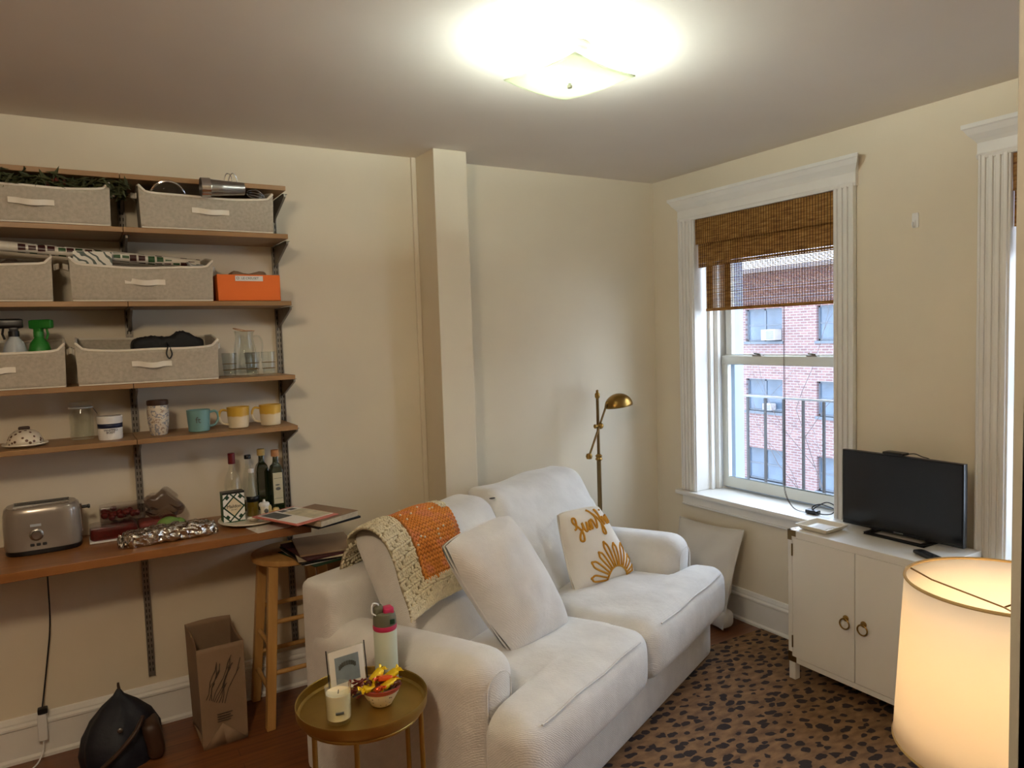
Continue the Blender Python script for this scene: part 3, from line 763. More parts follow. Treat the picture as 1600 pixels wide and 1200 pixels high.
# wrapping roll, gift bag etc.
t = thing('wrapping_paper_roll', 'long roll of white holiday print wrapping paper lying across the third shelf bins', 'wrapping paper', (0, 0, 0))
d0, d1 = Vector((-3.52, -.205, 1.997)), Vector((-2.612, -.205, 1.928))
MB().cyl(tuple(d0), tuple(d1), .0185, n=24).build('paper_roll', 'wrap', t)
MB().cyl(tuple(d1-(d1-d0)*.001), tuple(d1+(d1-d0).normalized()*.004), .012, n=16).build('core', 'kraft', t)
t = thing('gift_bag', 'white gift bag with grey leaf print standing in the third shelf bin', 'gift bag', (-2.985, -.255, ST[2]+.012))
MB().box(-.062, .062, -.014, .014, 0, .172).build('bag_body', 'leafprint', t)
m = MB()
rr = random.Random(5)
for k in range(4):
    p0 = (-2.80+k*.045, -.25+.01*k, 1.90); m.soft((p0[0]-.04, -.262, 1.86), (p0[0]+.035, -.225, 1.905+.008*math.sin(k*2)), .012, 5)
tag(m.build('paper_bundle', 'kraft'), 'brown crumpled paper bundle showing over the edge of the third shelf bin', 'paper')
m = MB().soft((-2.665, -.26, 1.86), (-2.60, -.20, 1.93), .018, 6, fn=lambda p: (p.x+.008*math.sin(p.z*90), p.y, p.z+.01*math.sin(p.x*70)))
tag(m.build('grey_cloth', 'haze'), 'small grey cloth bundle at the right end of the third shelf bin', 'cloth')
m = MB().soft((-3.33, -.26, 1.86), (-3.15, -.20, 1.925), .02, 10, fn=lambda p: (p.x+.008*math.sin(p.z*120), p.y, p.z+.012*math.sin(p.x*60)-.25*max(0, p.x+3.24)))
tag(m.build('plastic_bag', 'plasticfilm'), 'clear plastic bag in the bin at the left edge of the third shelf', 'plastic bag')
# orange box
t = thing('orange_box', 'bright orange cardboard box at the right end of the third shelf', 'box', (-2.441, -.20, ST[2]+.0005))
m = MB().box(-.122, .122, -.09, -.087, 0, .106); m.box(-.122, .122, .087, .09, 0, .106); m.box(-.122, -.119, -.09, .09, 0, .106); m.box(.119, .122, -.09, .09, 0, .106); m.box(-.122, .122, -.09, .09, 0, .003)
m.build('carton', 'orange', t, smooth=False, bevel=.0008)
m = MB().soft((-.054, -.0915, .080), (.054, -.0905, .101), .0004, 2); m.build('label_strip', 'white', t)
text('label_text', 'LE CREUSET', .0125, 'black', t, (.004, -.0917, .091), FRONT)
text('label_mark', 'O', .014, 'redcap', t, (-.044, -.0917, .091), FRONT)
m = MB().soft((-2.50, -.25, 1.865), (-2.36, -.15, 1.896), .014, 8, fn=lambda p: (p.x, p.y, p.z+.006*math.sin(p.x*60)))
tag(m.build('kraft_cushioning', 'kraft'), 'crumpled tan paper filling inside the orange box', 'paper')
# spray bottles
def spray(label, loc, body, head, liquid=None, rot=0, h=.23):
    t = thing('spray_bottle', label, 'spray bottle', loc, rot, 'spray bottles in the fourth shelf bin')
    MB().lathe([(.036, 0), (.038, .01), (.038, h*.5), (.030, h*.64), (.016, h*.72), (.014, h*.76)], 24).build('bottle', body, t)
    MB().lathe([(.017, h*.74), (.017, h*.82)], 20).build('collar', head, t)
    m = MB().soft((-.052, -.013, h*.86), (.030, .013, h*1.0), .007, 5); m.soft((-.014, -.011, h*.80), (.014, .011, h*.9), .004, 3); m.build('trigger_head', head, t)
    MB().tube([(-.03, 0, h*.87), (-.034, 0, h*.78), (-.028, 0, h*.70)], .004, 6).build('trigger', head, t)
spray('blue spray bottle at the left picture edge, fourth shelf', (-3.334, -.20, ST[3]+.006), 'blue', 'blue', h=.20)
spray('frosted white spray bottle with black trigger head', (-3.245, -.225, ST[3]+.006), 'haze', 'black', h=.245)
spray('green spray bottle in the fourth shelf bin', (-3.172, -.19, ST[3]+.006), 'lime', 'lime', rot=2.6, h=.242)
# black cloth with strap
def clothfn(p):
    u = (p.x+2.75)/.13
    z = p.z + (.030*math.exp(-((p.x+2.695)/.035)**2)+.012*math.exp(-((p.x+2.80)/.05)**2)+.004*math.sin(p.x*140+p.y*60) if p.z > 1.55 else 0)
    return (p.x, p.y, z)
t = thing('black_pouch', 'black nylon pouch with cord loop lying in the fourth shelf bin', 'pouch')
MB().soft((-2.875, -.27, 1.52), (-2.62, -.12, 1.632), .022, 16, fn=clothfn).build('fabric', 'blackcloth', t)
m = MB().tube(smooth_path([(-2.755, -.27, 1.615), (-2.757, -.312, 1.602), (-2.764, -.317, 1.575), (-2.755, -.318, 1.556), (-2.745, -.317, 1.572), (-2.75, -.314, 1.597)], 6), .0028, 6); m.build('cord_loop', 'black', t)
# glass pitcher and tumblers
t = thing('glass_pitcher', 'clear glass pitcher at the right end of the fourth shelf', 'pitcher', (-2.445, -.14, ST[3]+.0005))
MB().lathe([(0, .004), (.042, .004), (.047, .012), (.050, .05), (.047, .10), (.036, .155), (.037, .172), (.042, .19), (.040, .19), (.034, .165), (.044, .10), (.046, .05), (.043, .016), (0, .012)], 32, False).build('body', 'clearglass', t)
MB().tube([(.042*math.cos(a*PI/16), .042*math.sin(a*PI/16), .19+.012*max(0, -math.cos(a*PI/16))) for a in range(32)], .0018, 6, closed=True).build('rim', 'cork', t)
MB().tube(smooth_path([(.035, 0, .165), (.062, 0, .165), (.074, 0, .13), (.064, 0, .07), (.046, 0, .055)], 6), .0042, 8).build('handle', 'clearglass', t)
MB().tube([(.0495*math.cos(a*PI/16), .0495*math.sin(a*PI/16), .03) for a in range(32)], .0013, 6, closed=True).build('gold_band', 'brass', t)
g0 = None
for (x, y, lab) in ((-2.52, -.205, 'small glass tumbler with amber bands left of the pitcher'), (-2.436, -.235, 'small glass tumbler with amber bands in front of the pitcher'), (-2.362, -.20, 'small glass tumbler with amber bands at the shelf end right of the pitcher')):
    if g0 is None:
        g0 = thing('glass_tumbler', lab, 'glass', (x, y, ST[3]+.0005), 0, 'small gold banded tumblers')
        MB().lathe([(0, .003), (.022, .003), (.024, .01), (.027, .04), (.031, .098), (.0295, .098), (.0255, .04), (.022, .014), (0, .012)], 24, False).build('cup', 'clearglass', g0)
        MB().tube([(.0268*math.cos(a*PI/12), .0268*math.sin(a*PI/12), .030) for a in range(24)], .0012, 6, closed=True).build('gold_band', 'brass', g0)
        MB().tube([(.0285*math.cos(a*PI/12), .0285*math.sin(a*PI/12), .055) for a in range(24)], .0010, 6, closed=True).build('gold_band', 'brass', g0)
        MB().tube([(.0305*math.cos(a*PI/12), .0305*math.sin(a*PI/12), .098) for a in range(24)], .0012, 6, closed=True).build('rim', 'clearglass', g0)
    else: dup(g0, lab, (x, y, ST[3]+.0005))
# fifth shelf
z5 = ST[4]+.0005
t = thing('butter_dome', 'brown spotted ceramic dome dish on the fifth shelf', 'dish', (-3.238, -.20, z5))
MB().lathe([(0, .002), (.05, .002), (.072, .010), (.071, .014), (.05, .007), (0, .007)], 40, False).build('plate', 'cream', t)
MB().lathe([(.056, .009), (.054, .026), (.044, .046), (.028, .058), (.012, .062), (0, .062)], 32, False).build('lid', 'dome', t, solid=.003)
MB().soft((-.018, -.007, .061), (.018, .007, .074), .005, 5).build('knob', 'leather', t)
t = thing('clip_top_jar', 'clear glass clip top jar on the fifth shelf', 'jar', (-3.057, -.14, z5))
MB().lathe([(0, .004), (.038, .004), (.041, .01), (.042, .095), (.034, .118), (.033, .124), (.031, .124), (.032, .116), (.039, .093), (.038, .014), (0, .01)], 32, False).build('body', 'clearglass', t)
MB().lathe([(.041, .127), (.043, .130), (.043, .142), (.036, .149), (0, .151)], 32).build('lid', 'clearglass', t)
MB().tube([(.0395*math.cos(a*PI/16), .0395*math.sin(a*PI/16), .125) for a in range(32)], .003, 6, closed=True).build('seal_ring', 'haze', t)
MB().tube(smooth_path([(.04, -.01, .12), (.052, -.01, .10), (.052, .01, .10), (.04, .01, .12)], 5), .0015, 6).build('wire_clip', 'steel', t)
t = thing('white_tub', 'white plastic tub with dark blue label on the fifth shelf', 'tub', (-2.965, -.20, z5))
MB().lathe([(.040, 0), (.0415, .004), (.0425, .066), (.040, .070)], 32).build('body', 'white', t)
MB().lathe([(.0435, .066), (.044, .068), (.044, .088), (.042, .090)], 32).build('lid', 'white', t)
def arc(parent, r, z0, z1, a0, a1, mat, nm, n=14):
    m = MB().grid(lambda u, v: (r*math.cos(a0+(a1-a0)*u), r*math.sin(a0+(a1-a0)*u), z0+(z1-z0)*v), n, 2); return m.build(nm, mat, parent, solid=.0004)
M['navyink'] = pmat('navy_label_ink', (26, 34, 62), .4)
arc(t, .0428, .045, .062, -PI*.95, -.05, 'navyink', 'label_band')
for k, (s_t, zz) in enumerate((('WHIPPED', .038), ('BODY', .029))): text('label_text', s_t, .011, 'navyink', t, (0.0, -.0432, zz), FRONT)
t = thing('painted_tumbler', 'tall ceramic cup painted with brown and blue flowers, fifth shelf', 'cup', (-2.797, -.20, z5))
MB().lathe([(.028, 0), (.031, .004), (.038, .05), (.040, .09), (.037, .122), (.0355, .124), (.034, .122), (.036, .08), (.027, .01), (0, .008)], 36, False).build('cup_body', 'vase', t)
MB().lathe([(.0378, .118), (.0395, .124), (.039, .136), (.036, .138), (.034, .132), (.035, .118)], 36, False).build('brown_rim', 'leather', t)
def mug(label, x, mat, hand, grp=None, h=.088, r0=.040, r1=.045):
    t = thing('mug', label, 'mug', (x, -.20, z5), 0, grp)
    MB().lathe([(r0-.006, 0), (r0, .003), (r0+.001, h*.3), (r1, h), (r1-.0035, h), (r0-.004, h*.3), (r0-.005, .008), (0, .006)], 36, False).build('body', mat, t)
    s = hand; MB().tube(smooth_path([(s*(r1-.004), 0, h*.85), (s*(r1+.02), 0, h*.88), (s*(r1+.030), 0, h*.6), (s*(r1+.018), 0, h*.28), (s*(r0-.002), 0, h*.2)], 6), .0048, 8).build('handle', mat, t)
    return t
t = mug('aqua stoneware mug with dark scribble on the fifth shelf', -2.650, 'teal', 1)
text('painted_mark', 'ft', .034, 'slate', t, (-.008, -.0455, .048), FRONT)
mug('yellow and white glazed mug left of its twin', -2.497, 'mug', -1, 'yellow glazed mugs')
mug('yellow and white glazed mug at the shelf end', -2.367, 'mug', -1, 'yellow glazed mugs')

# ------------------------------------------------------------------ worktop objects
zw = WT+.0005
t = thing('toaster', 'greige two slot toaster on the left of the worktop', 'toaster', (-3.205, -.145, zw), .02)
def tf(p): return p
m = MB()
def outline(u, s):   # rounded capsule-ish plan
    a = 2*PI*u; ex = .45; cx, sy = math.cos(a), math.sin(a)
    return (.125*s*abs(cx)**ex*(1 if cx > 0 else -1), .080*s*abs(sy)**.75*(1 if sy > 0 else -1))
prof = [(.985, .018), (1.0, .03), (1.0, .10), (.985, .145), (.95, .165), (.88, .173), (.0, .173)]
vs = []; n = 64
for s, z in prof:
    for k in range(n): x, y = outline(k/n, s); vs.append((x, y, z))
m.add(vs, [(i*n+k, i*n+(k+1) % n, (i+1)*n+(k+1) % n, (i+1)*n+k) for i in range(len(prof)-1) for k in range(n)])
m.build('housing', 'toaster', t)
m = MB(); vs = []
for s, z in ((.95, 0), (.97, .004), (.97, .020), (.9, .020)):
    for k in range(n): x, y = outline(k/n, s); vs.append((x, y, z))
m.add(vs, [(i*n+k, i*n+(k+1) % n, (i+1)*n+(k+1) % n, (i+1)*n+k) for i in range(3) for k in range(n)]+[tuple(range(n))[::-1]]); m.build('base', 'black', t)
for yy in (-.024, .024):
    MB().box(-.085, .085, yy-.012, yy+.012, .1725, .1740).build('bread_slot', 'slot', t)
    m = MB()
    for q in (-.0125, .0125): m.box(-.088, .088, yy+q-.0015, yy+q+.0015, .1735, .1785)
    m.build('slot_guard', 'chrome', t)
MB().lathe([(.021, 0), (.022, .004), (.019, .006), (.016, .007), (.014, .016), (0, .017)], 28).build('dial', 'steel', t, loc=(-.02, -.0795, .075), rot=(PI/2, 0, 0))
MB().box(-.038, -.004, -.0815, -.080, .105, .114).build('name_plate', 'haze', t)
for k in range(3): MB().soft((-.042+k*.019, -.0812, .032), (-.028+k*.019, -.079, .043), .002, 3).build('button', 'slot', t)
m = MB().cyl((.12, 0, .14), (.148, 0, .14), .006); m.soft((.146, -.014, .133), (.156, .014, .147), .004, 4); m.build('lever', 'black', t)
MB().box(.118, .1275, -.012, .012, .05, .155).build('lever_slot', 'chrome', t)
# berries
t = thing('berry_punnet', 'red strawberry tray in clear plastic beside the toaster', 'food tray', (-2.975, -.13, zw))
MB().soft((-.085, -.07, 0), (.085, .05, .008), .003, 4).build('white_tray', 'white', t)
MB().soft((-.08, -.062, .006), (.078, .045, .055), .012, 8, fn=lambda p: (p.x, p.y, p.z+.004*math.sin(p.x*120)*math.sin(p.y*120) if p.z > .03 else p.z)).build('red_filling', 'redfruit', t)
MB().soft((-.083, -.066, .01), (.080, .048, .062), .01, 6).build('film', 'plasticfilm', t)
t = thing('clear_clamshell', 'clear plastic clamshell of dark red fruit stacked on the red tray', 'food box', (-2.945, -.10, zw+.064))
MB().soft((-.075, -.05, 0), (.085, .04, .062), .008, 6).build('plastic_shell', 'plasticfilm', t)
m = MB(); rr = random.Random(9)
for k in range(22): m.ball((rr.uniform(-.060, .070), rr.uniform(-.036, .028), rr.uniform(.014, .04)), rr.uniform(.011, .014), 8, 6)
m.build('fruit', 'redfruit', t)
m = MB().soft((-2.852, -.12, zw+.045), (-2.72, -.02, zw+.16), .03, 14, fn=lambda p: (p.x+.012*math.sin(p.z*70+p.y*30), p.y, p.z-(.45*abs(p.x+2.79) if p.z > WT+.08 else 0)+.008*math.sin(p.x*90)))
o = m.build('crumpled_plastic_bag', 'plasticfilm'); tag(o, 'crumpled clear plastic bag beside the wall rail on the worktop', 'plastic bag')
m = MB().soft((-2.885, -.13, zw), (-2.74, -.03, zw+.042), .014, 6); tag(m.build('dark_punnet', 'redberry'), 'dark red fruit punnet under the crumpled plastic bag', 'food tray')
m = MB().ball((-2.785, -.205, zw+.034), (.045, .03, .034), 16, 10); m.ball((-2.75, -.19, zw+.028), (.032, .026, .028), 14, 9)
tag(m.build('green_pear', 'avocado'), 'green fruit half hidden behind the foil parcel', 'fruit')
# foil loaf
rr = random.Random(21); from mathutils import noise as mn
def ff(p):
    q = Vector(p); d = mn.noise_vector(q*38)*.008+mn.noise_vector(q*90)*.004
    e = abs(p.x)/.155; k = 1-.22*max(0, e-.5)
    return (p.x+d.x, p.y*k+d.y, max(.001, p.z*(1-.25*max(0, e-.6))+d.z))
m = MB().soft((-.155, -.045, 0), (.155, .05, .058), .02, (46, 16, 12), fn=ff)
o = m.build('foil_parcel', 'foil', angle=20); o.location = (-2.795, -.315, zw); o.rotation_euler = (0, 0, .03); tag(o, 'crumpled silver foil wrapped loaf at the front of the worktop', 'foil parcel')
for k, s in enumerate((-1, 1)):
    m = MB().grid(lambda u, v: ((s*(.145+.03*u)), (-.03+.06*v)+.004*math.sin(u*20), .012+.03*v*math.sin(u*3)+.010*math.sin(v*14+u*8)), 8, 10); m.build('foil_end', 'foil', o, smooth=False, solid=.0012)
# plate with salt box etc.
o = MB().lathe([(0, .004), (.07, .004), (.105, .008), (.128, .016), (.127, .020), (.10, .013), (.07, .009), (0, .009)], 56, False).build('plate', 'cream'); o.location = (-2.475, -.225, zw); tag(o, 'round cream plate carrying the salt box and spoon rest', 'plate')
zp = zw+.0105
t = thing('salt_box', 'green and white diamond patterned carton of salt', 'carton', (-2.540, -.205, zp), .05)
MB().box(-.044, .044, -.022, .022, 0, .125).build('carton', pmat('salt_box_green', (42, 92, 56), .5), t, bevel=.001)
m = MB(); yf = -.0226
def diam(m, cx, cz, a, y, b=None):
    b = b or a; m.add([(cx-a, y, cz), (cx, y, cz-b), (cx+a, y, cz), (cx, y, cz+b)], [(0, 1, 2, 3)])
m.add([(-.0425, yf, .004), (.0425, yf, .004), (.0425, yf, .118), (-.0425, yf, .118)], [(0, 1, 2, 3)])
m.build('white_pattern', 'paper', t, smooth=False)
m = MB()
def lattice(k, sgn, wd):        # strip x*sgn/a + z/b = k clipped to the face
    a, b_ = .040, .041; pts = []
    for kk in (k-wd, k+wd):
        seg = []
        for x in (-.0425, .0425):
            z = b_*(kk-sgn*x/a)
            if -.060 <= z <= .054: seg.append((x, z))
        for z in (-.060, .054):
            x = sgn*a*(kk-z/b_)
            if -.0425 < x < .0425: seg.append((x, z))
        seg = sorted(seg)[:2] if len(seg) >= 2 else None
        if not seg: return
        pts.append(seg)
    (p, q), (r_, w_) = pts
    m.add([(p[0], yf-.0002, p[1]+.064), (q[0], yf-.0002, q[1]+.064), (w_[0], yf-.0002, w_[1]+.064), (r_[0], yf-.0002, r_[1]+.064)], [(0, 1, 2, 3)])
for sgn in (-1, 1):
    for k in (-1.0, 1.0): lattice(k, sgn, .10)
    for k in (-2.0, 2.0): lattice(k*.93, sgn, .09)
m.build('green_lattice', 'green', t, smooth=False)
m = MB(); diam(m, 0, .064, .036, yf-.0003, .037); m.build('cream_diamond', pmat('salt_label_cream', (222, 206, 170), .5), t, smooth=False)
m = MB()
for cx, cz in ((-.0265, .105), (.0265, .105), (-.0265, .022), (.0265, .022)): diam(m, cx, cz, .0105, yf-.0004, .011)
m.build('green_diamonds', 'green', t, smooth=False)
text('brand_text', 'Maldon', .0195, 'black', t, (0, yf-.0008, .066), FRONT)
text('small_text', 'SEA SALT', .006, 'black', t, (0, yf-.0008, .052), FRONT)
MB().box(-.044, .044, -.0224, .0224, .1185, .1262).build('dark_top', 'black', t)
t = thing('spoon_rest', 'small cream shell shaped spoon rest lying on the plate', 'spoon rest', (-2.468, -.272, zp+.002), .3)
MB().lathe([(0, .003), (.018, .004), (.030, .012), (.031, .015), (.018, .008), (0, .007)], 24, False).build('dish', 'cream', t).scale = (1, .7, 1)
t = thing('salt_shaker', 'small white ceramic shaker standing on the plate', 'shaker', (-2.420, -.235, zp+.004))
MB().lathe([(.016, 0), (.018, .006), (.016, .03), (.018, .046), (.018, .05)], 24).build('body', 'cream', t)
MB().lathe([(.021, .048), (.022, .056), (.018, .062), (.006, .064), (.004, .074), (0, .076)], 24).build('lid', 'white', t)
MB().ball((.004, -.0165, .028), (.009, .003, .010), 10, 6).build('painted_spot', 'slate', t)
for (x, lab) in ((-2.398, 'squat pale yellow pot beside the white shaker'), (-2.366, 'squat pale yellow pot in front of the green bottle')):
    t = thing('yellow_pot', lab, 'pot', (x, -.205, zw+ (.021 if x < -2.38 else .004)), 0, 'squat pale yellow pots')
    MB().lathe([(.012, 0), (.015, .006), (.0145, .028), (.011, .036), (0, .038)], 20).build('pot_body', 'yellowpot', t)
def bottle(label, x, y, prof, mat, capm, capz, fill=None, lab=None, square=False, capr=None, grp=None):
    t = thing('bottle', label, 'bottle', (x, y, zw), 0, grp)
    MB().lathe(prof, 4 if square else 28).build('glass', mat, t, rot=(0, 0, PI/4) if square else None, bevel=.005 if square else 0)
    z0, z1, r = capz; MB().lathe([(r, z0), (r*1.02, z0+.002), (r*1.02, z1-.002), (r*.9, z1)], 20).build('cap', capm, t)
    if fill: MB().lathe([(r_-.002, z) for r_, z in fill], 24).build('contents', 'oil', t)
    return t
bottle('clear bottle with burgundy cap behind the salt box', -2.520, -.115, [(.034, 0), (.036, .006), (.036, .15), (.028, .185), (.013, .215), (.012, .25)], 'clearglass', 'redcap', (.237, .283, .0145))
bottle('tall clear bottle with black cap by the wall', -2.447, -.075, [(.028, 0), (.030, .006), (.030, .14), (.022, .18), (.012, .21), (.011, .25)], 'clearglass', 'black', (.245, .262, .014), [(.028, .004), (.028, .06)])
t = bottle('short flared oil bottle with white cap and black label', -2.450, -.150, [(.024, 0), (.027, .006), (.027, .06), (.022, .10), (.013, .15), (.010, .19), (.010, .2)], 'clearglass', 'white', (.195, .214, .0115), [(.026, .003), (.026, .055), (.024, .08)])
arc(t, .0272, .072, .096, -PI*.9, -.1*PI, 'black', 'label_band')
def gbottle(label, x, y, cap, lb):
    t = bottle(label, x, y, [(.037, 0), (.038, .006), (.038, .185), (.030, .21), (.0165, .225), (.0155, .258)], 'greenglass', cap, (.254, .282, .0165), square=True, grp='green oil bottles')
    if lb:
        MB().box(-.020, .020, -.0290, -.0275, .05, .185).build('label', pmat('olive_label_cream', (196, 190, 162), .6), t)
        for za, zb in ((.072, .0735), (.16, .1615)): MB().box(-.017, .017, -.0295, -.0289, za, zb).build('label_rule', 'slate', t)
        MB().ball((0, -.0292, .115), (.011, .0008, .007), 14, 6).build('olive_print', 'slate', t); MB().ball((-.002, -.0292, .132), (.010, .0008, .003), 12, 5).build('leaf_print', 'slate', t)
gbottle('tall dark green square bottle with gold cap, rear of the two', -2.390, -.075, 'yellowpot', False)
gbottle('tall dark green square bottle with cork cap and cream label', -2.345, -.145, 'cork', True)
# papers over the worktop end
def flat(name, cat, lab, mat, cx, cy, z, w, d, h, rz, tilt=(0, 0), grp=None, r=.001):
    t = thing(name, lab, cat, (cx, cy, z), rz, grp); t.rotation_euler = (tilt[0], tilt[1], rz)
    MB().box(-w/2, w/2, -d/2, d/2, 0, h).build('cover', mat, t, bevel=r); return t
rz = .42
flat('paper_envelope', 'envelope', 'pink edged white envelope lying flat under the magazine pile', 'paper', -2.405, -.36, zw, .20, .12, .002, .2)
flat('black_book', 'book', 'thin black book under the tan book at the worktop end', 'black', -2.228, -.375, zw+.003, .215, .27, .009, rz-.06)
t = flat('tan_book', 'book', 'thick tan book under the magazine at the worktop end', 'paperpages', -2.238, -.388, zw+.0125, .20, .26, .022, rz+.03)
MB().box(-.101, .101, -.131, .131, .022, .024).build('back_cover', 'kraft', t)
t = flat('magazine', 'magazine', 'coral bordered magazine on top of the pile at the worktop end', 'coral', -2.335, -.405, zw+.0385, .207, .285, .004, rz, (.0, .0))
MB().box(-.088, .098, -.118, .128, .004, .0046).build('white_page', 'paper', t)
MB().box(-.080, -.012, .004, .118, .0046, .0050).build('grey_picture', 'slate', t)
MB().box(.0, .098, -.112, .072, .0046, .0050).build('beige_picture', 'beigepic', t)
m = MB().box(.002, .034, .084, .118, .0046, .005); m.box(.044, .076, .084, .118, .0046, .005); m.build('side_pictures', 'slate', t)
# stool and its stack
t = thing('bar_stool', 'pale wooden bar stool under the worktop end, between bag and sofa', 'stool', (-2.31, -.185, 0))
MB().lathe([(.150, .668), (.163, .674), (.165, .684), (.163, .695), (.15, .70), (0, .70)], 48).build('seat', 'stool', t)
for sx in (-1, 1):
    for sy in (-1, 1):
        a = Vector((sx*.10, sy*.10, .672)); b_ = Vector((sx*.153, sy*.145, 0)); m = MB(); vs = []
        for c, h in ((b_, .018), (a, .020)):
            for dx, dy in ((-h, -h), (h, -h), (h, h), (-h, h)): vs.append((c.x+dx, c.y+dy, c.z))
        m.add(vs, [(0, 3, 2, 1), (4, 5, 6, 7)]+[(i, (i+1) % 4, 4+(i+1) % 4, 4+i) for i in range(4)]); m.build('leg', 'stool', t, bevel=.003)
def lp(sx, sy, z): u = z/.672; return (sx*(.153-.053*u), sy*(.145-.045*u), z)
for z, prs in ((.435, ((-1, -1, 1, -1), (-1, 1, 1, 1))), (.225, ((-1, -1, 1, -1), (-1, 1, 1, 1))), (.33, ((-1, -1, -1, 1), (1, -1, 1, 1))), (.15, ((-1, -1, -1, 1), (1, -1, 1, 1)))):
    for a, b_, c, d in prs: MB().cyl(lp(a, b_, z), lp(c, d, z), .010, n=10).build('rung', 'stool', t)
zs = .701
for k, (mat, w_, d_, h_, cx, cy, rz_, lab, nm) in enumerate((
        ('green', .24, .31, .006, -2.215, -.33, .25, 'dark green folder at the bottom of the stool pile', 'folder'),
        ('paper', .25, .29, .005, -2.215, -.325, .1, 'white edged brochure near the bottom of the stool pile', 'brochure'),
        ('black', .25, .31, .014, -2.22, -.32, .05, 'black magazine in the middle of the stool pile', 'magazine'),
        ('paperpages', .25, .30, .005, -2.20, -.33, -.15, 'pale paper pad between dark magazines on the stool', 'paper pad'),
        ('maroon', .24, .30, .014, -2.215, -.32, .12, 'maroon covered magazine near the top of the stool pile', 'magazine'),
        ('kraft', .23, .28, .012, -2.20, -.31, -.12, 'brown covered magazine on top of the stool pile', 'magazine'))):
    flat(nm.replace(' ', '_'), nm, lab, mat, cx, cy, zs, w_, d_, h_*.6, rz_, grp='papers on the stool'); zs += h_*.6+.0006
o = MB().box(-.055, .055, -.008, .008, 0, .66).build('wooden_board', 'brownboard', bevel=.002); o.location = (-2.06, -.08, 0); o.rotation_euler = (-.09, 0, 0); tag(o, 'dark brown wooden board leaning on the wall behind the sofa arm', 'board')
# cord, adapter
t = thing('power_adapter', 'white power adapter hanging against the baseboard below the toaster', 'adapter', (-3.262, -.045, .08))
MB().soft((-.016, -.014, 0), (.016, .012, .105), .005, 4).build('adapter_body', 'white', t)
MB().tube(smooth_path([(0, 0, .0), (-.004, -.01, -.04), (-.03, -.05, -.073), (-.10, -.11, -.075), (-.2, -.16, -.075)], 6), .0028, 8).build('white_cable', 'white', t)
t = thing('extension_lead', 'black power lead hanging from the worktop down to the adapter', 'cord')
MB().tube(smooth_path([(-3.210, -.02, .822), (-3.21, -.02, .68), (-3.214, -.02, .52), (-3.235, -.02, .36), (-3.25, -.028, .26), (-3.258, -.042, .21)], 6), .0028, 8).build('wire', 'black', t)
MB().soft((-3.275, -.060, .186), (-3.240, -.03, .208), .004, 3).build('plug_head', 'black', t)
# navy bag
t = thing('navy_bag', 'dark navy backpack slumped on the floor against the baseboard', 'bag', (-3.01, -.20, 0))
def bagfn(u, v):
    a = 2*PI*u; prof = [(1.0, 0), (1.12, .18), (1.08, .4), (.86, .62), (.5, .8), (.16, .92), (.05, 1.0)]
    k = v*(len(prof)-1); i = min(int(k), len(prof)-2); f = k-i; r = prof[i][0]*(1-f)+prof[i+1][0]*f; z = prof[i][1]*(1-f)+prof[i+1][1]*f
    wob = 1+.07*math.sin(3*a+v*4)+.04*math.sin(7*a)
    return (.125*r*math.cos(a)*wob+.012*z, .10*r*math.sin(a)*wob-.03+.06*z, .262*z)
m = MB().grid(bagfn, 40, 18, True); m.add([bagfn(k/40, 0) for k in range(40)], [tuple(range(40))]); m.build('bag_body', 'navy', t)
m = MB().tube(smooth_path([(-.10, -.16, .03), (-.02, -.165, .09), (.05, -.15, .15), (.085, -.10, .185)], 6), .008, 8); m.build('strap', 'leather', t)
m = MB().soft((.09, -.12, .0), (.155, .03, .15), .03, 8, fn=lambda p: (p.x-.18*max(0, p.z-.05), p.y, p.z)); m.build('leather_pocket', 'leather', t)
MB().ball((.005, -.125, .165), (.010, .005, .010)).build('snap_button', 'steel', t)
MB().tube([(.014, .03, .255), (.012, .032, .275), (.012, .033, .285)], [.006, .005, .004], 8).build('top_loop', 'leather', t)
# paper bag
t = thing('paper_bag', 'brown kraft paper shopping bag with twig print on the floor', 'paper bag', (-2.642, -.215, 0), .03)
def pb(u, v):
    P4 = [(-.085, -.122), (.085, -.122), (.082, .122), (-.085, .122)]; T4 = [(-.090, -.120), (.088, -.118), (.085, .120), (-.095, .122)]
    s = (u*4) % 4; k = int(s); f = s-k
    bx = P4[k][0]*(1-f)+P4[(k+1) % 4][0]*f; by = P4[k][1]*(1-f)+P4[(k+1) % 4][1]*f
    tx = T4[k][0]*(1-f)+T4[(k+1) % 4][0]*f; ty = T4[k][1]*(1-f)+T4[(k+1) % 4][1]*f
    htop = .405 if k == 0 else (.405+.03*f if k == 1 else (.435+.006*math.sin(f*PI) if k == 2 else .435-.03*f))
    side = -.012*math.sin(PI*f)*(1 if k in (1, 3) else 0)*(1-v*.2)
    return (bx+(tx-bx)*v+(side if k == 1 else -side), by+(ty-by)*v+.003*math.sin(v*9+k), htop*v)
m = MB().grid(pb, 48, 20, True); m.box(-.083, .083, -.118, .118, 0, .003); m.build('bag_body', 'kraft', t, angle=50, solid=.0016)
m = MB(); rr = random.Random(4)
def pbf(x, z): return (x, -.1262+.001, z)
for k in range(9):
    x0 = -.065+.008*k; z0 = .20-.004*k; x1 = x0+.03+.055*rr.random(); z1 = z0+.13+.05*rr.random()
    pts = [(x0+(x1-x0)*u+.004*math.sin(u*9+k), -.1248, z0+(z1-z0)*u) for u in [i/6 for i in range(7)]]
    m.tube(pts, [.0014]*7, 5)
    for q in range(2): p = pts[2+2*q]; m.tube([p, (p[0]+.012, p[1], p[2]+.018)], .0010, 5)
m.build('twig_print', 'ink', t)
m = MB()
for k in range(4): m.box(-.028, .03-.008*(k % 2), -.1262, -.1250, .128-.010*k, .131-.010*k)
m.build('text_print', 'ink', t)
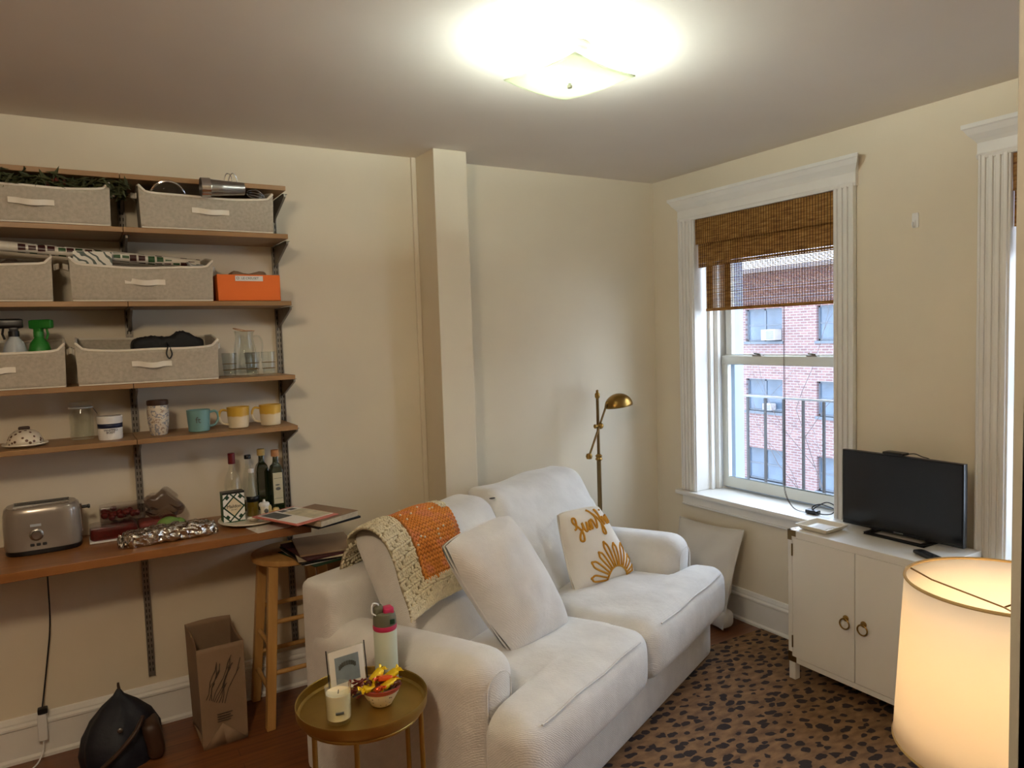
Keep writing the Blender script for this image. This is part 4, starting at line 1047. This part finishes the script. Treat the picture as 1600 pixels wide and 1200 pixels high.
m = MB().add([(-.085, -.1265, .0), (-.01, -.1268, .09), (.085, -.1265, .0)], [(0, 1, 2)]); m.add([(-.083, -.1275, .004), (-.01, -.1278, .086), (.0, -.1275, .004)], [(0, 1, 2)]); m.build('bottom_fold', 'kraft', t, solid=.001)

# ------------------------------------------------------------------ sofa
TH = math.radians(23.6); SO = Vector((-.475, -.885, 0)); L = 1.71
SU = Vector((-math.cos(TH), -math.sin(TH), 0)); SB = Vector((-math.sin(TH), math.cos(TH), 0))
def sw(u, b, z): return SO+SU*u+SB*b+Vector((0, 0, z))
t = sofa = thing('loveseat', 'off white corduroy two seat sofa with loose back cushions', 'sofa', tuple(SO), TH)
A = .215; DEP = .935
MB().soft((-L, 0, .012), (0, DEP, .222), .018, (30, 18, 6), bulge=(.0, .004, 0)).build('base', 'sofa', t)
def armfn(side):
    def f(p):
        x, y, z = p
        k = max(0, (z-.36)/.24)
        x += side*.010*k*k                      # gentle outward roll
        y -= .02*k*(1 if y < .2 else 0)
        z -= .035*max(0, (y-.2)/.7)*k
        return (x, y, z)
    return f
MB().soft((-A, .105, .014), (0.0, DEP-.02, .605), .085, (14, 24, 22), fn=armfn(1), bulge=(.01, .012, .008)).build('arm', 'sofa', t)
MB().soft((-L, .105, .014), (-L+A, DEP-.02, .605), .085, (14, 24, 22), fn=armfn(-1), bulge=(.01, .012, .008)).build('arm', 'sofa', t)
# seam piping round the arm fronts
for x0, s in ((-A/2, 1), (-L+A/2, -1)):
    pts = []
    for k in range(15):
        a = PI*k/14; pts.append((x0+s*.012+(A/2-.045)*math.cos(a), .093, .50+.055*math.sin(a)))
    pts = [(pts[0][0], .098, .25)]+pts+[(pts[-1][0], .098, .25)]
    MB().tube(pts, .0035, 6).build('arm_seam', 'sofa', t)
MB().soft((-L+.004, .76, .03), (-.004, DEP, .735), .035, (30, 8, 16), fn=lambda p: (p[0], p[1]+.05*max(0, .5-p[2])*(-.6 if p[1] < .82 else 0)+(-.0), p[2]), bulge=(.0, .0, .006)).build('back_frame', 'sofa', t)
def seat(side):
    x1, x0 = (-A+.003, -L/2+.002) if side > 0 else (-L+A-.003, -L/2-.002)     # x1 = outer
    lo, hi = min(x0, x1), max(x0, x1)
    def f(p):
        x, y, z = p
        tt = (x-x0)/(x1-x0); s = max(0, min(1, (.098-y)/.03)); s = s*s*(3-2*s)
        x = x0+(x1-x0)*tt*(1+s*((A+.012)/(abs(x1-x0))))
        z += .012*math.exp(-((y-.0)/.12)**2)*(1 if z > .34 else -.6) - .02*max(0, (y-.35))*(1 if z > .34 else 0)
        z += .004*math.sin(x*19)*math.sin(y*13)*(1 if z > .34 else 0)
        y += .012*math.cos((z-.34)*9)*(-1 if y < .05 else 0)
        return (x, y, z)
    def seam(z, yy):
        pts = []
        for k in range(21):
            u = k/20; pts.append(f((lo+.07+(hi-lo-.14)*u, yy, z)))
        return pts
    o = MB().soft((lo, -.072, .226), (hi, .66, .452), .062, (26, 44, 12), fn=f, bulge=(.008, .012, .020)).build('seat_cushion', 'sofa', t)
    m = MB()
    m.tube([(q[0], q[1]-.004, q[2]+.001) for q in seam(.432, -.064)], .0032, 6); m.build('cushion_seam', 'sofa', o)
seat(1); seat(-1)
def backc(x0, x1, top, sd):
    lo, hi = min(x0, x1), max(x0, x1); zc0 = .43
    def f(p):
        x, y, z = p
        k = (z-zc0)/(top-zc0)
        y = y+.255*k
        wv = .010*math.sin(k*6+sd)+.008*math.sin(x*11+sd)
        z2 = z+.008*abs((x-(lo+hi)/2)/((hi-lo)/2))**3*max(0, k)+.006*math.sin(x*14+sd)
        return (x, y+wv*(1 if y < .6 else .3), z2)
    o = MB().soft((lo, .43, zc0), (hi, .625, top), .055, (22, 12, 24), fn=f, bulge=(.012, .035, .002)).build('back_cushion', 'sofa', t); return o
backc(-.075, -.835, .90, .3); backc(-.85, -L+.185, .89, 2.0)
# small black zip tabs
MB().soft((-.862, .668, .885), (-.838, .685, .89), .002, 2).build('zip_tab', 'black', t)

def pillow4(name, label, cat, c, T, mat, frame=None, pull=.06, pw=2.6, n=28, jit=0.0, seed=0, rnd=.0):
    """c: four world corners bottom-left, bottom-right, top-right, top-left; front normal = (br-bl)x(tl-bl)"""
    c = [Vector(v) for v in c]; o0 = sum(c, Vector())/4; N = (c[1]-c[0]).cross(c[3]-c[0]).normalized()
    rn = random.Random(seed)
    def surf(s, t_, side):
        e = pull; q_ = rnd*(abs(2*s-1)**4)*(abs(2*t_-1)**4); s = .5+(s-.5)*(1-q_); t_ = .5+(t_-.5)*(1-q_); S_, T_ = s, t_
        s2 = s+(.5-s)*2*e*(1-(2*t_-1)**2)**1.0*abs(2*s-1)**3*.5; t2 = t_+(.5-t_)*2*e*(1-(2*s-1)**2)*abs(2*t_-1)**3*.5
        p = (c[0]*(1-s2)+c[1]*s2)*(1-t2)+(c[3]*(1-s2)+c[2]*s2)*t2
        h = T*(max(0, 1-abs(2*s-1)**pw)*max(0, 1-abs(2*t_-1)**pw))**.55
        h += jit*mn.noise(p*9+Vector((seed, 0, 0)))*(h/T)
        return p+N*h*side-o0
    t = thing(name, label, cat, tuple(o0))
    m = MB(); m.grid(lambda u, v: surf(u, v, 1), n, n); m.grid(lambda u, v: surf(u, v, -1), n, n)
    m.build('cushion_body', mat, t)
    rim = [surf(k/14, 0, 0) for k in range(14)]+[surf(1, k/14, 0) for k in range(14)]+[surf(1-k/14, 1, 0) for k in range(14)]+[surf(0, 1-k/14, 0) for k in range(14)]
    MB().tube(rim, .0035, 6, closed=True).build('piping', mat, t)
    return t, surf, N
pillow4('throw_pillow', 'large off white corduroy pillow leaning in the middle of the sofa', 'pillow',
        [sw(1.31, .27, .452), sw(.955, .235, .456), sw(1.10, .41, .905), sw(1.505, .41, .885)], .102, 'pillow', pull=-.03, jit=.016, seed=2, rnd=.045, pw=2.8)
sp, sf, sn = pillow4('sunshine_pillow', 'white pillow embroidered with mustard sunshine lettering and a sun', 'pillow',
        [sw(.665, .385, .455), sw(.285, .265, .458), sw(.435, .375, .80), sw(.66, .465, .80)], .06, 'linen', pull=.0, seed=5, rnd=.05)
def stitch(strokes, ox, oy, k, slope, r, par, nm):
    m = MB()
    for st in strokes:
        pts = []
        for q in smooth_path([(a, b_, 0) for a, b_ in st], 5):
            s_ = ox+q.x*k; t_ = oy+q.y*k*.62+slope*q.x*k
            if s_ > .985: continue
            pts.append(sf(s_, t_, 1)+sn*.001)
        if len(pts) > 2: m.tube(pts, r, 6)
    return m.build(nm, 'embro', par)
W_ = [[(0, .35), (.12, .45), (.25, .95), (.12, 1.05), (.05, .8), (.2, .5), (.35, .1), (.3, -.4), (.13, -.35), (.2, 0), (.45, .3)],
      [(.45, .3), (.52, .65), (.52, .2), (.64, .1), (.78, .6), (.78, .15), (.88, .15)],
      [(.88, .15), (.98, .65), (.98, .1), (1.08, .6), (1.2, .6), (1.22, .1), (1.33, .2)],
      [(1.33, .2), (1.5, .7), (1.42, 1.1), (1.3, 1.25)], [(1.42, 1.1), (1.62, .6), (1.68, -.1), (1.62, -.45), (1.5, -.3), (1.62, .1), (1.82, .7)],
      [(1.82, .7), (1.9, 1.0), (1.84, 1.1), (1.84, .1), (1.94, .55), (2.05, .5), (2.08, .1), (2.15, .2)],
      [(2.15, .2), (2.24, .6), (2.26, .1), (2.36, .2)], [(2.2, 1.0), (2.24, 1.05)],
      [(2.36, .2), (2.44, .6), (2.46, .1), (2.58, .6), (2.68, .5), (2.70, .1), (2.8, .2)], [(2.8, .2), (2.95, .35), (2.95, .6), (2.85, .5), (2.85, .15), (3.05, .15)]]
stitch(W_, .17, .69, .33, .07, .0050, sp, 'lettering')
rays = []
cx, cy, r0 = .66, .0, .17
for k in range(8):
    a = math.radians(166-22*k); da = .075; L1 = .46 if k % 2 == 0 else .50
    def pp(r, aa): return ((cx+r*math.cos(aa)*.95), (cy+r*math.sin(aa)*1.1))
    rays.append([pp(r0+.015, a-da), pp((r0+L1)*.62, a-da*1.25), pp(L1-.02, a-.03), pp(L1, a), pp(L1-.02, a+.03), pp((r0+L1)*.62, a+da*1.25), pp(r0+.015, a+da)])
rays.append([(cx+r0*math.cos(PI-PI*k/12)*1.0, max(.015, cy+r0*1.12*math.sin(PI-PI*k/12))) for k in range(13)])
m = MB()
for st in rays:
    pts = [sf(min(.985, q.x), max(.01, q.y), 1)+sn*.001 for q in smooth_path([(a, b_, 0) for a, b_ in st], 4) if q.x < .99]
    if len(pts) > 2: m.tube(pts, .0048, 6)
m.build('sun_motif', 'embro', sp)
# pillow on the floor under the window
pillow4('floor_pillow', 'greige linen pillow propped against the wall below the window', 'pillow',
        [(-.17, -.25, .02), (-.235, -.735, .02), (-.065, -.735, .525), (-.065, -.255, .505)], .055, 'floorpillow', pull=.06, jit=.02, seed=8)
o = MB().soft((-.24, -.74, .012), (-.14, -.58, .11), .035, 8).build('folded_cushion', 'floorpillow'); tag(o, 'corner of a small cream cushion on the floor under the linen pillow', 'cushion')

# knitted throw -------------------------------------------------------
# centre line: from behind the back cushion, over its top, down the front.  s = across (0 left .. 1 right), v = along
path = [(.90, .70), (.86, .82), (.78, .905), (.70, .93), (.625, .905), (.565, .84), (.53, .76), (.49, .69), (.475, .662)]
path = [Vector((0, b_, z)) for b_, z in path]
cpath = smooth_path(path, 8); NP = len(cpath)-1
def throw(s, v):
    k = v*NP; i = min(int(k), NP-1); f = k-i; q = cpath[i].lerp(cpath[i+1], f)
    d = (cpath[i+1]-cpath[i]).normalized(); nrm = Vector((0, -d.z, d.y)); nrm = -nrm if nrm.dot(Vector((0, -1, 1))) < 0 else nrm
    ul = 1.555+.045*v; ur = 1.10+.19*v                                    # left / right edges (u)
    u = ul+(ur-ul)*s
    off = .006+.004*math.sin(s*9+v*5)+.002*math.sin(v*17)
    zz = q.z-.05*max(0, (u-1.47))*(1 if True else 0)/.1*.45
    return Vector((-u, q.y, zz))+nrm*off, nrm
t = thing('knitted_throw', 'orange and cream chunky knitted throw draped over the left back cushion', 'throw', tuple(SO), TH)
M['knitshadow'] = pmat('cream_yarn_shadow_backing', (150, 138, 110), .95)  # darker cream sheet stands in for shade between the border stitches
MB().grid(lambda u, v: throw(u, v)[0], 30, 50).build('shadow_backing', 'knitshadow', t, solid=.004)
MB().grid(lambda u, v: (lambda q: q[0]+q[1]*.0025)(throw(.30+.60*u, .80*v)), 24, 40).build('centre_shadow_backing', 'knitbase', t, solid=.001)
def orange_zone(s, v): return .30 < s < (.90 if v < .45 else 1.1) and v < .80
def blob(mb, p, n_, dirv, a, b_, c):
    dirv = dirv.normalized(); w_ = n_.cross(dirv).normalized(); n2 = dirv.cross(w_)
    vs = []; N1, N2 = 6, 4
    for i in range(N2+1):
        th = PI*i/N2
        for k in range(N1):
            ph = 2*PI*k/N1; vs.append(p+dirv*(-math.cos(th)*a)+w_*(math.sin(th)*math.cos(ph)*b_)+n2*(math.sin(th)*math.sin(ph)*c))
    mb.add(vs, [(i*N1+k, i*N1+(k+1) % N1, (i+1)*N1+(k+1) % N1, (i+1)*N1+k) for i in range(N2) for k in range(N1)])
mo = MB(); mc = MB(); rr = random.Random(12)
NC, NR = 22, 42
for i in range(NC):
    for j in range(NR):
        s = (i+.5)/NC; v = (j+.5)/NR
        if not orange_zone(s, v): continue
        p, nn = throw(s, v); p1, _ = throw(min(1, s+.012), v); p2, _ = throw(s, min(1, v+.01)); du = (p1-p).normalized(); dv = (p2-p).normalized()
        for sg in (-1, 1):
            blob(mo, p+du*sg*.0036+nn*.003, nn, dv+du*sg*.55, .0115, .0044, .0052)
mo.build('knit_centre', 'knitorange', t, weld=False, angle=180)
for i in range(38):
    for j in range(58):
        s = (i+.5)/38; v = (j+.5)/58
        if orange_zone(s, v): continue
        if (i*7+j*3) % 11 == 0: continue
        p, nn = throw(s, v); p1, _ = throw(min(1, s+.012), v); p2, _ = throw(s, min(1, v+.01)); du = (p1-p).normalized(); dv = (p2-p).normalized()
        a = ((j % 3)-1)*.9+rr.uniform(-.3, .3)
        blob(mc, p+nn*(.004+rr.uniform(-.001, .002))+du*rr.uniform(-.002, .002), nn, dv*math.cos(a)+du*math.sin(a), .0098, .0050, .0058)
mc.build('crochet_border', 'knitcream', t, weld=False, angle=180)
mb_ = MB()
for k in range(16):
    s = rr.uniform(.33, .85); v = rr.uniform(.3, .75); p, nn = throw(s, v); mb_.ball(tuple(p+nn*.008), .0045, 8, 6)
mb_.build('cream_flecks', 'knitcream', t)

# ------------------------------------------------------------------ brass pharmacy lamp
t = thing('pharmacy_lamp', 'antique brass adjustable floor lamp standing in the corner behind the sofa', 'floor lamp', (-.587, -.165, 0))
MB().lathe([(.13, 0), (.13, .012), (.11, .02), (.03, .028), (.014, .04)], 40).build('base', 'brassdark', t)
MB().cyl((0, 0, .03), (0, 0, .90), .0125).build('pole', 'brassdark', t)
MB().cyl((0, 0, .90), (0, 0, 1.24), .0085).build('upper_pole', 'brassdark', t)
MB().lathe([(.012, .885), (.021, .895), (.015, .905), (.020, .915), (.010, .925)], 20).build('pole_collar', 'brass', t)
MB().lathe([(.008, 1.235), (.014, 1.245), (.014, 1.262), (.007, 1.272), (.008, 1.282), (0, 1.287)], 20).build('finial', 'brass', t)
pv = Vector((.0, -.022, 1.085)); e1 = Vector((-.090, -.03, .925)); e2 = Vector((.055, -.018, 1.21))
MB().cyl(tuple(e1), tuple(e2), .006).build('arm', 'brassdark', t)
MB().lathe([(0, -.018), (.014, -.014), (.019, 0), (.014, .014), (0, .018)], 20, False).build('counterweight', 'brass', t, loc=tuple(e1))
m = MB().ball(tuple(pv), .018); m.cyl((-.035, -.022, 1.085), (.01, -.022, 1.085), .005); m.cyl((-.040, -.022, 1.085), (-.034, -.022, 1.085), .012); m.cyl((0, 0, 1.085), (0, -.02, 1.085), .010); m.build('pivot_joint', 'brass', t)
m = MB()
prof = [(.075*math.sin(PI/2*k/10), .075*math.cos(PI/2*k/10)) for k in range(11)]
m.lathe([(r*1.02, z*.95) for r, z in prof], 36, False); m.M = Matrix.Identity(4)
sh = m.build('lamp_shade', 'brass', t, loc=(.135, -.02, 1.185), rot=(0, -.12, 0), solid=.002); sh.scale = (1.12, .9, 1)
m = MB().ball((.055, -.018, 1.21), .010); m.cyl((.05, -.018, 1.21), (.085, -.02, 1.215), .006); m.build('swivel', 'brass', t)
MB().ball((.135, -.02, 1.205), .025).build('light_bulb', 'opal', t)

# ------------------------------------------------------------------ cabinet and TV
CX0, CX1, CY0, CY1 = -.372, -.048, -1.905, -1.252; RUGT = .009
t = thing('white_cabinet', 'white two door cabinet with brass corners under the television', 'cabinet')
m = MB().box(CX0, CX1, CY0, CY1, .665, .695); m.box(CX0, CX1, CY0, CY1, .09, .112)
m.box(CX0, CX1, CY0, CY0+.022, .112, .665); m.box(CX0, CX1, CY1-.022, CY1, .112, .665); m.box(CX1-.01, CX1, CY0, CY1, .112, .665)
m.build('body', 'cab', t, smooth=False, bevel=.002)
for x in (CX0+.002, CX1-.034):
    for y in (CY0+.002, CY1-.034): MB().box(x, x+.032, y, y+.032, RUGT+.0005, .092).build('leg', 'cab', t, bevel=.002)
ym = (CY0+CY1)/2
for (ya, yb, hy, hs) in ((ym+.0015, CY1-.024, ym+.04, CY1-.024), (CY0+.024, ym-.0015, ym-.04, CY0+.024)):
    d = MB().box(CX0-.001, CX0+.017, ya, yb, .115, .662).build('door', 'cab', t, bevel=.0015)
    m = MB().lathe([(.013, 0), (.013, .003), (.008, .005), (.006, .012), (0, .013)], 20); o = m.build('handle_mount', 'brass', d, loc=(CX0-.001, hy, .378), rot=(0, -PI/2, 0))
    m = MB().tube([(CX0-.012, hy+.0215*math.sin(2*PI*k/28), .356+.0215*math.cos(2*PI*k/28)) for k in range(28)], .0033, 8, closed=True); m.build('ring_handle', 'brass', d)
    for z in (.16, .58): MB().cyl((CX0-.003, hs, z), (CX0-.003, hs, z+.055), .0035, n=8).build('hinge', 'brassdark', d)
def corner(y, s, z, zs):
    m = MB(); a, b_ = sorted((y, y-s*.042)); z0, z1 = sorted((z, z+zs*.026)); m.box(CX0-.0022, CX0, a, b_, z0, z1)
    a, b_ = sorted((y, y-s*.02)); z0, z1 = sorted((z, z+zs*.045)); m.box(CX0-.0016, CX0, a, b_, z0, z1)
    a, b_ = sorted((y, y+s*.0016)); m.box(CX0, CX0+.04, a, b_, *sorted((z, z+zs*.014))); m.box(CX0, CX0+.014, a, b_, *sorted((z, z+zs*.045)))
    return m
for y, s in ((CY1, 1), (CY0, -1)):
    mm = corner(y, s, .695, -1); a, b_ = sorted((y, y-s*.042)); mm.box(CX0, CX0+.014, a, b_, .695, .6962); a, b_ = sorted((y, y-s*.014)); mm.box(CX0, CX0+.042, a, b_, .695, .6962); mm.build('brass_corner', 'brassdark', t, smooth=False)
    corner(y, s, .092, 1).build('brass_corner', 'brassdark', t, smooth=False)
zc = .6965
t = thing('television', 'small black flat screen television on the white cabinet', 'television', (-.125, -1.622, zc-.032), 0)
MB().soft((-.012, -.261, .046), (.016, .261, .382), .004, 4).build('bezel', 'black', t)
MB().box(-.0132, -.0118, -.254, .254, .058, .376).build('screen', 'screen', t)
MB().soft((.012, -.16, .08), (.045, .16, .28), .012, 5).build('rear_housing', 'black', t)
m = MB().box(-.062, -.046, -.135, .125, .032, .042); m.box(.04, .056, -.135, .125, .032, .040); m.box(-.062, .056, -.135, -.112, .032, .042); m.box(-.062, .056, .102, .125, .032, .042)
m.box(-.008, .012, -.135, -.105, .040, .062); m.box(-.008, .012, .095, .125, .040, .062); m.build('stand', 'black', t, bevel=.003)
MB().box(-.0145, -.0128, -.02, .02, .0515, .0565).build('brand_plate', 'steel', t)
t = thing('streaming_puck', 'small black streaming box with cable on top of the television', 'streaming box', (-.123, -1.60, zc+.351))
MB().soft((-.025, -.045, 0), (.025, .045, .013), .005, 5).build('case', 'black', t)
MB().tube(smooth_path([(.0, -.044, .007), (.01, -.075, .012), (.02, -.10, .002), (.03, -.13, -.01), (.04, -.14, -.06)], 6), .0022, 6).build('cable', 'black', t)
t = thing('trinket_dish', 'square white ceramic dish on the left end of the cabinet', 'dish', (-.262, -1.345, zc+.0006), .02)
m = MB()
def sq(h, z): return [(-h, -h, z), (h, -h, z), (h, h, z), (-h, h, z)]
rings = [sq(.062, 0), sq(.080, .022), sq(.077, .023), sq(.058, .006)]; vs = sum(rings, [])
m.add(vs, [(i*4+k, i*4+(k+1) % 4, (i+1)*4+(k+1) % 4, (i+1)*4+k) for i in range(3) for k in range(4)]+[(3, 2, 1, 0), (12, 13, 14, 15)]); m.build('dish_body', 'cream', t, smooth=False, bevel=.002)
MB().box(-.045, .045, -.035, .035, .0065, .008).build('paper_slip', 'paper', t)
t = thing('remote_control', 'black remote control on the cabinet beside the lamp shade', 'remote', (-.30, -1.845, zc), 1.15)
MB().soft((-.075, -.022, 0), (.075, .022, .017), .008, 6).build('shell', 'black', t)
m = MB()
for k in range(5):
    for q in (-1, 1): m.ball((-.05+.02*k, q*.008, .0172), (.004, .004, .0012), 8, 4)
m.build('buttons', 'slate', t)

# ------------------------------------------------------------------ rug
m = MB().soft((-1.75, -3.0, .0), (-.034, -.815, RUGT), .004, (4, 4, 2)); tag(m.build('leopard_rug', 'rug'), 'brown and black leopard spot rug covering the floor before the sofa', 'rug')

# ------------------------------------------------------------------ side table
TC = Vector((-2.392, -1.325, 0)); TZ = .520
t = thing('side_table', 'round brushed gold tray side table beside the sofa arm', 'side table', tuple(TC))
MB().lathe([(0, TZ-.004), (.180, TZ-.004), (.187, TZ+.002), (.1895, TZ+.024), (.1925, TZ+.026), (.193, TZ+.023), (.191, TZ-.004), (.184, TZ-.012), (0, TZ-.012)], 72, False).build('tray_top', 'gold', t)
MB().tube([(.17*math.cos(a*PI/24), .17*math.sin(a*PI/24), TZ-.020) for a in range(48)], .008, 8, closed=True).build('support_ring', 'gold', t)
for a in (200, 245, 330, 20):
    a = math.radians(a); MB().cyl((.172*math.cos(a), .172*math.sin(a), TZ-.02), (.176*math.cos(a), .176*math.sin(a), 0), .0075, n=14).build('leg', 'gold', t)
MB().tube([(.176*math.cos(a*PI/24), .176*math.sin(a*PI/24), .05) for a in range(48)], .006, 8, closed=True).build('base_ring', 'gold', t)
tz = TZ-.0035
t = thing('jar_candle', 'cream candle in a clear glass tumbler on the gold table', 'candle', (-2.478, -1.374, tz))
MB().lathe([(0, .003), (.033, .003), (.0355, .008), (.0375, .105), (.0355, .105), (.034, .016), (0, .014)], 36, False).build('glass', 'clearglass', t)
MB().lathe([(.0335, .0145), (.0352, .086), (.031, .083), (0, .081)], 36).build('wax', 'wax', t)
MB().cyl((0, 0, .08), (.002, 0, .092), .0012, n=6).build('wick', 'black', t)
arc(t, .0379, .036, .044, math.radians(-120), math.radians(-85), 'slate', 'label')
t = thing('candy_bowl', 'speckled stoneware bowl with terracotta rim full of wrapped candy', 'bowl', (-2.342, -1.352, tz))
MB().lathe([(0, .001), (.024, .001), (.032, .006), (.052, .04), (.058, .060), (.055, .060), (.048, .038), (.028, .010), (0, .008)], 44, False).build('bowl_body', 'bowl', t)
MB().lathe([(.0565, .050), (.0592, .061), (.056, .063), (.054, .054)], 44, False).build('rim', 'terracotta', t)
def candy(loc, rz, ry, mat, lab):
    t = thing('wrapped_candy', lab, 'candy', loc, 0, 'wrapped candies in the bowl'); t.rotation_euler = (random.uniform(-.3, .3), ry, rz); t.scale = (1.3, 1.3, 1.3)
    MB().soft((-.019, -.010, -.006), (.019, .010, .006), .005, (8, 5, 4)).build('sweet', mat, t)
    for s in (-1, 1):
        m = MB().grid(lambda u, v: (s*(.017+.012*u), (v-.5)*(.010+.018*u), .003*math.sin(v*12+u*3)), 4, 8); m.build('wrapper_end', mat, t, solid=.0008)
bx, by, bz = -2.342, -1.352, tz+.062
CN = [(-.038, -.018, .006, .3, .15, 'yellowwrap', 'yellow wrapped candy at the left rim of the bowl'), (-.010, .006, .026, .5, -.35, 'yellowwrap', 'yellow wrapped candy on the very top of the bowl'),
      (.030, -.004, .020, .2, -.3, 'yellowwrap', 'yellow wrapped candy at the upper right of the bowl'), (.012, -.032, .010, .4, -.1, 'yellowwrap', 'yellow wrapped candy at the front right of the bowl'),
      (-.020, -.030, .000, 1.5, .5, 'orangewrap', 'orange wrapped candy at the front left of the bowl'), (.008, -.010, .020, .1, .2, 'orangewrap', 'red orange wrapped candy in the middle of the heap'),
      (-.028, .012, .012, .9, .1, 'brownwrap', 'brown wrapped candy at the back left of the heap'), (.040, -.022, .004, 1.2, .2, 'brownwrap', 'brown wrapped candy at the right rim of the bowl'), (-.002, -.026, .004, -.2, .1, 'brownwrap', 'brown wrapped candy under the front yellow one')]
for dx, dy, dz, rz_, ry, mt, lb in CN: candy((bx+dx, by+dy, bz+dz), rz_, ry, mt, lb)
t = thing('water_bottle', 'tall pale mint water bottle with olive and magenta lid', 'water bottle', (-2.288, -1.262, tz)); t.scale = (.96, .96, .95)
MB().lathe([(.034, 0), (.037, .004), (.0375, .19), (.0365, .20)], 36).build('bottle_body', 'mint', t)
MB().lathe([(.0368, .198), (.0385, .201), (.0385, .212), (.0370, .216)], 36).build('magenta_band', 'pink', t)
MB().lathe([(.0375, .215), (.0370, .236), (.033, .252), (.026, .256), (0, .256)], 36).build('lid', 'olivelid', t)
MB().soft((-.008, -.024, .246), (.026, .012, .272), .006, 5).build('spout_cover', 'pink', t)
MB().soft((-.034, -.012, .252), (-.006, .014, .278), .006, 5, fn=lambda p: (p[0], p[1], p[2]+.25*(p[0]+.02))).build('hinge', 'olivelid', t)
MB().tube(smooth_path([(-.030, -.008, .25), (-.044, -.008, .262), (-.040, -.004, .288), (-.022, 0, .284), (-.012, 0, .262)], 6), .0026, 8).build('carry_loop', 'white', t)
MB().soft((.004, -.0395, .222), (.020, -.034, .238), .002, 3).build('latch', 'green', t)
t = thing('photo_frame', 'small clear frame with blue grey picture card behind the candle', 'picture frame', (-2.392, -1.205, tz), -.30); t.rotation_euler = (-.14, 0, .10); t.scale = (1.1, 1.1, 1.1)
MB().box(-.056, .056, .0016, .0030, .0, .118).build('clear_panel', 'clearglass', t)
MB().box(-.052, .052, -.001, .0015, .002, .114).build('mat_card', 'paper', t)
MB().box(-.036, .036, -.0016, -.0010, .022, .095).build('picture', pmat('grey_blue_print', (134, 148, 158), .6, vary=.2, vscale=20), t)
m = MB()
for k in range(9):
    a = PI*(.85-.7*k/8); m.box(-.003+.026*math.cos(a), .003+.026*math.cos(a), -.0024, -.0017, .052+.016*math.sin(a), .064+.016*math.sin(a))
m.build('arched_lettering', 'slate', t)
for s in (-.0575, .0575): MB().cyl((s, 0, 0), (s, 0, .122), .0018, n=8).build('side_wire', 'darksteel', t)
t = thing('dried_flower', 'dried red brown flower sprig lying before the picture frame', 'dried flower', (-2.382, -1.268, tz))
m = MB(); rr = random.Random(8)
for k in range(26):
    a = rr.uniform(0, 2*PI); r = rr.uniform(0, .028); p = Vector((r*math.cos(a)*1.4, r*math.sin(a), rr.uniform(.006, .05))); d = Vector((rr.gauss(0, 1), rr.gauss(0, 1), rr.gauss(0, 1))).normalized(); blob(m, p, d.orthogonal(), d, .012, .006, .003)
m.build('petals', 'redberry', t, weld=False); MB().tube([(-.02, 0, .004), (.02, .01, .006), (.045, .012, .005)], .003, 6).build('stem', 'bark', t)

# ------------------------------------------------------------------ drum lamp near the camera
LD = Vector((-1.527, -2.66, 0)); ZT, ZB = 1.082, .745
t = thing('drum_shade_lamp', 'lit floor lamp with cream linen drum shade at the right edge', 'floor lamp', tuple(LD))
RT, RB = .172, .192
def shl(u, v): a = 2*PI*u; r = RB+(RT-RB)*v; return (r*math.cos(a), r*math.sin(a), ZB+(ZT-ZB)*v)
MB().grid(shl, 72, 6, True).build('lamp_shade', 'shade', t, solid=.0015)
for z, r, nm in ((ZT, RT, 'top_trim'), (ZB, RB, 'bottom_trim')): MB().tube([(r*math.cos(k*PI/36), r*math.sin(k*PI/36), z) for k in range(72)], .0032, 6, closed=True).build(nm, pmat('shade_trim_tape', (176, 150, 100), .8), t)
m = MB()
for a in (100, 220, 340):
    a = math.radians(a); m.tube([(RT*math.cos(a), RT*math.sin(a), ZT-.004), (.13*math.cos(a), .13*math.sin(a), ZT-.02), (0, 0, ZT-.045)], .0018, 6)
m.build('spider', 'brassdark', t); MB().cyl((0, 0, .02), (0, 0, .97), .008).build('pole', 'brassdark', t)
MB().lathe([(.12, RUGT), (.12, .02), (.03, .03), (.01, .05)], 36).build('base', 'brassdark', t)
eb = emit('warm_bulb', (255, 214, 150), 16)
MB().ball((.03, 0, .92), (.026, .026, .034)).build('light_bulb', eb, t)
lamp('drum_bulb_glow', (.0, .0, .92), SHADE_W, (255, 202, 144), .045, t)
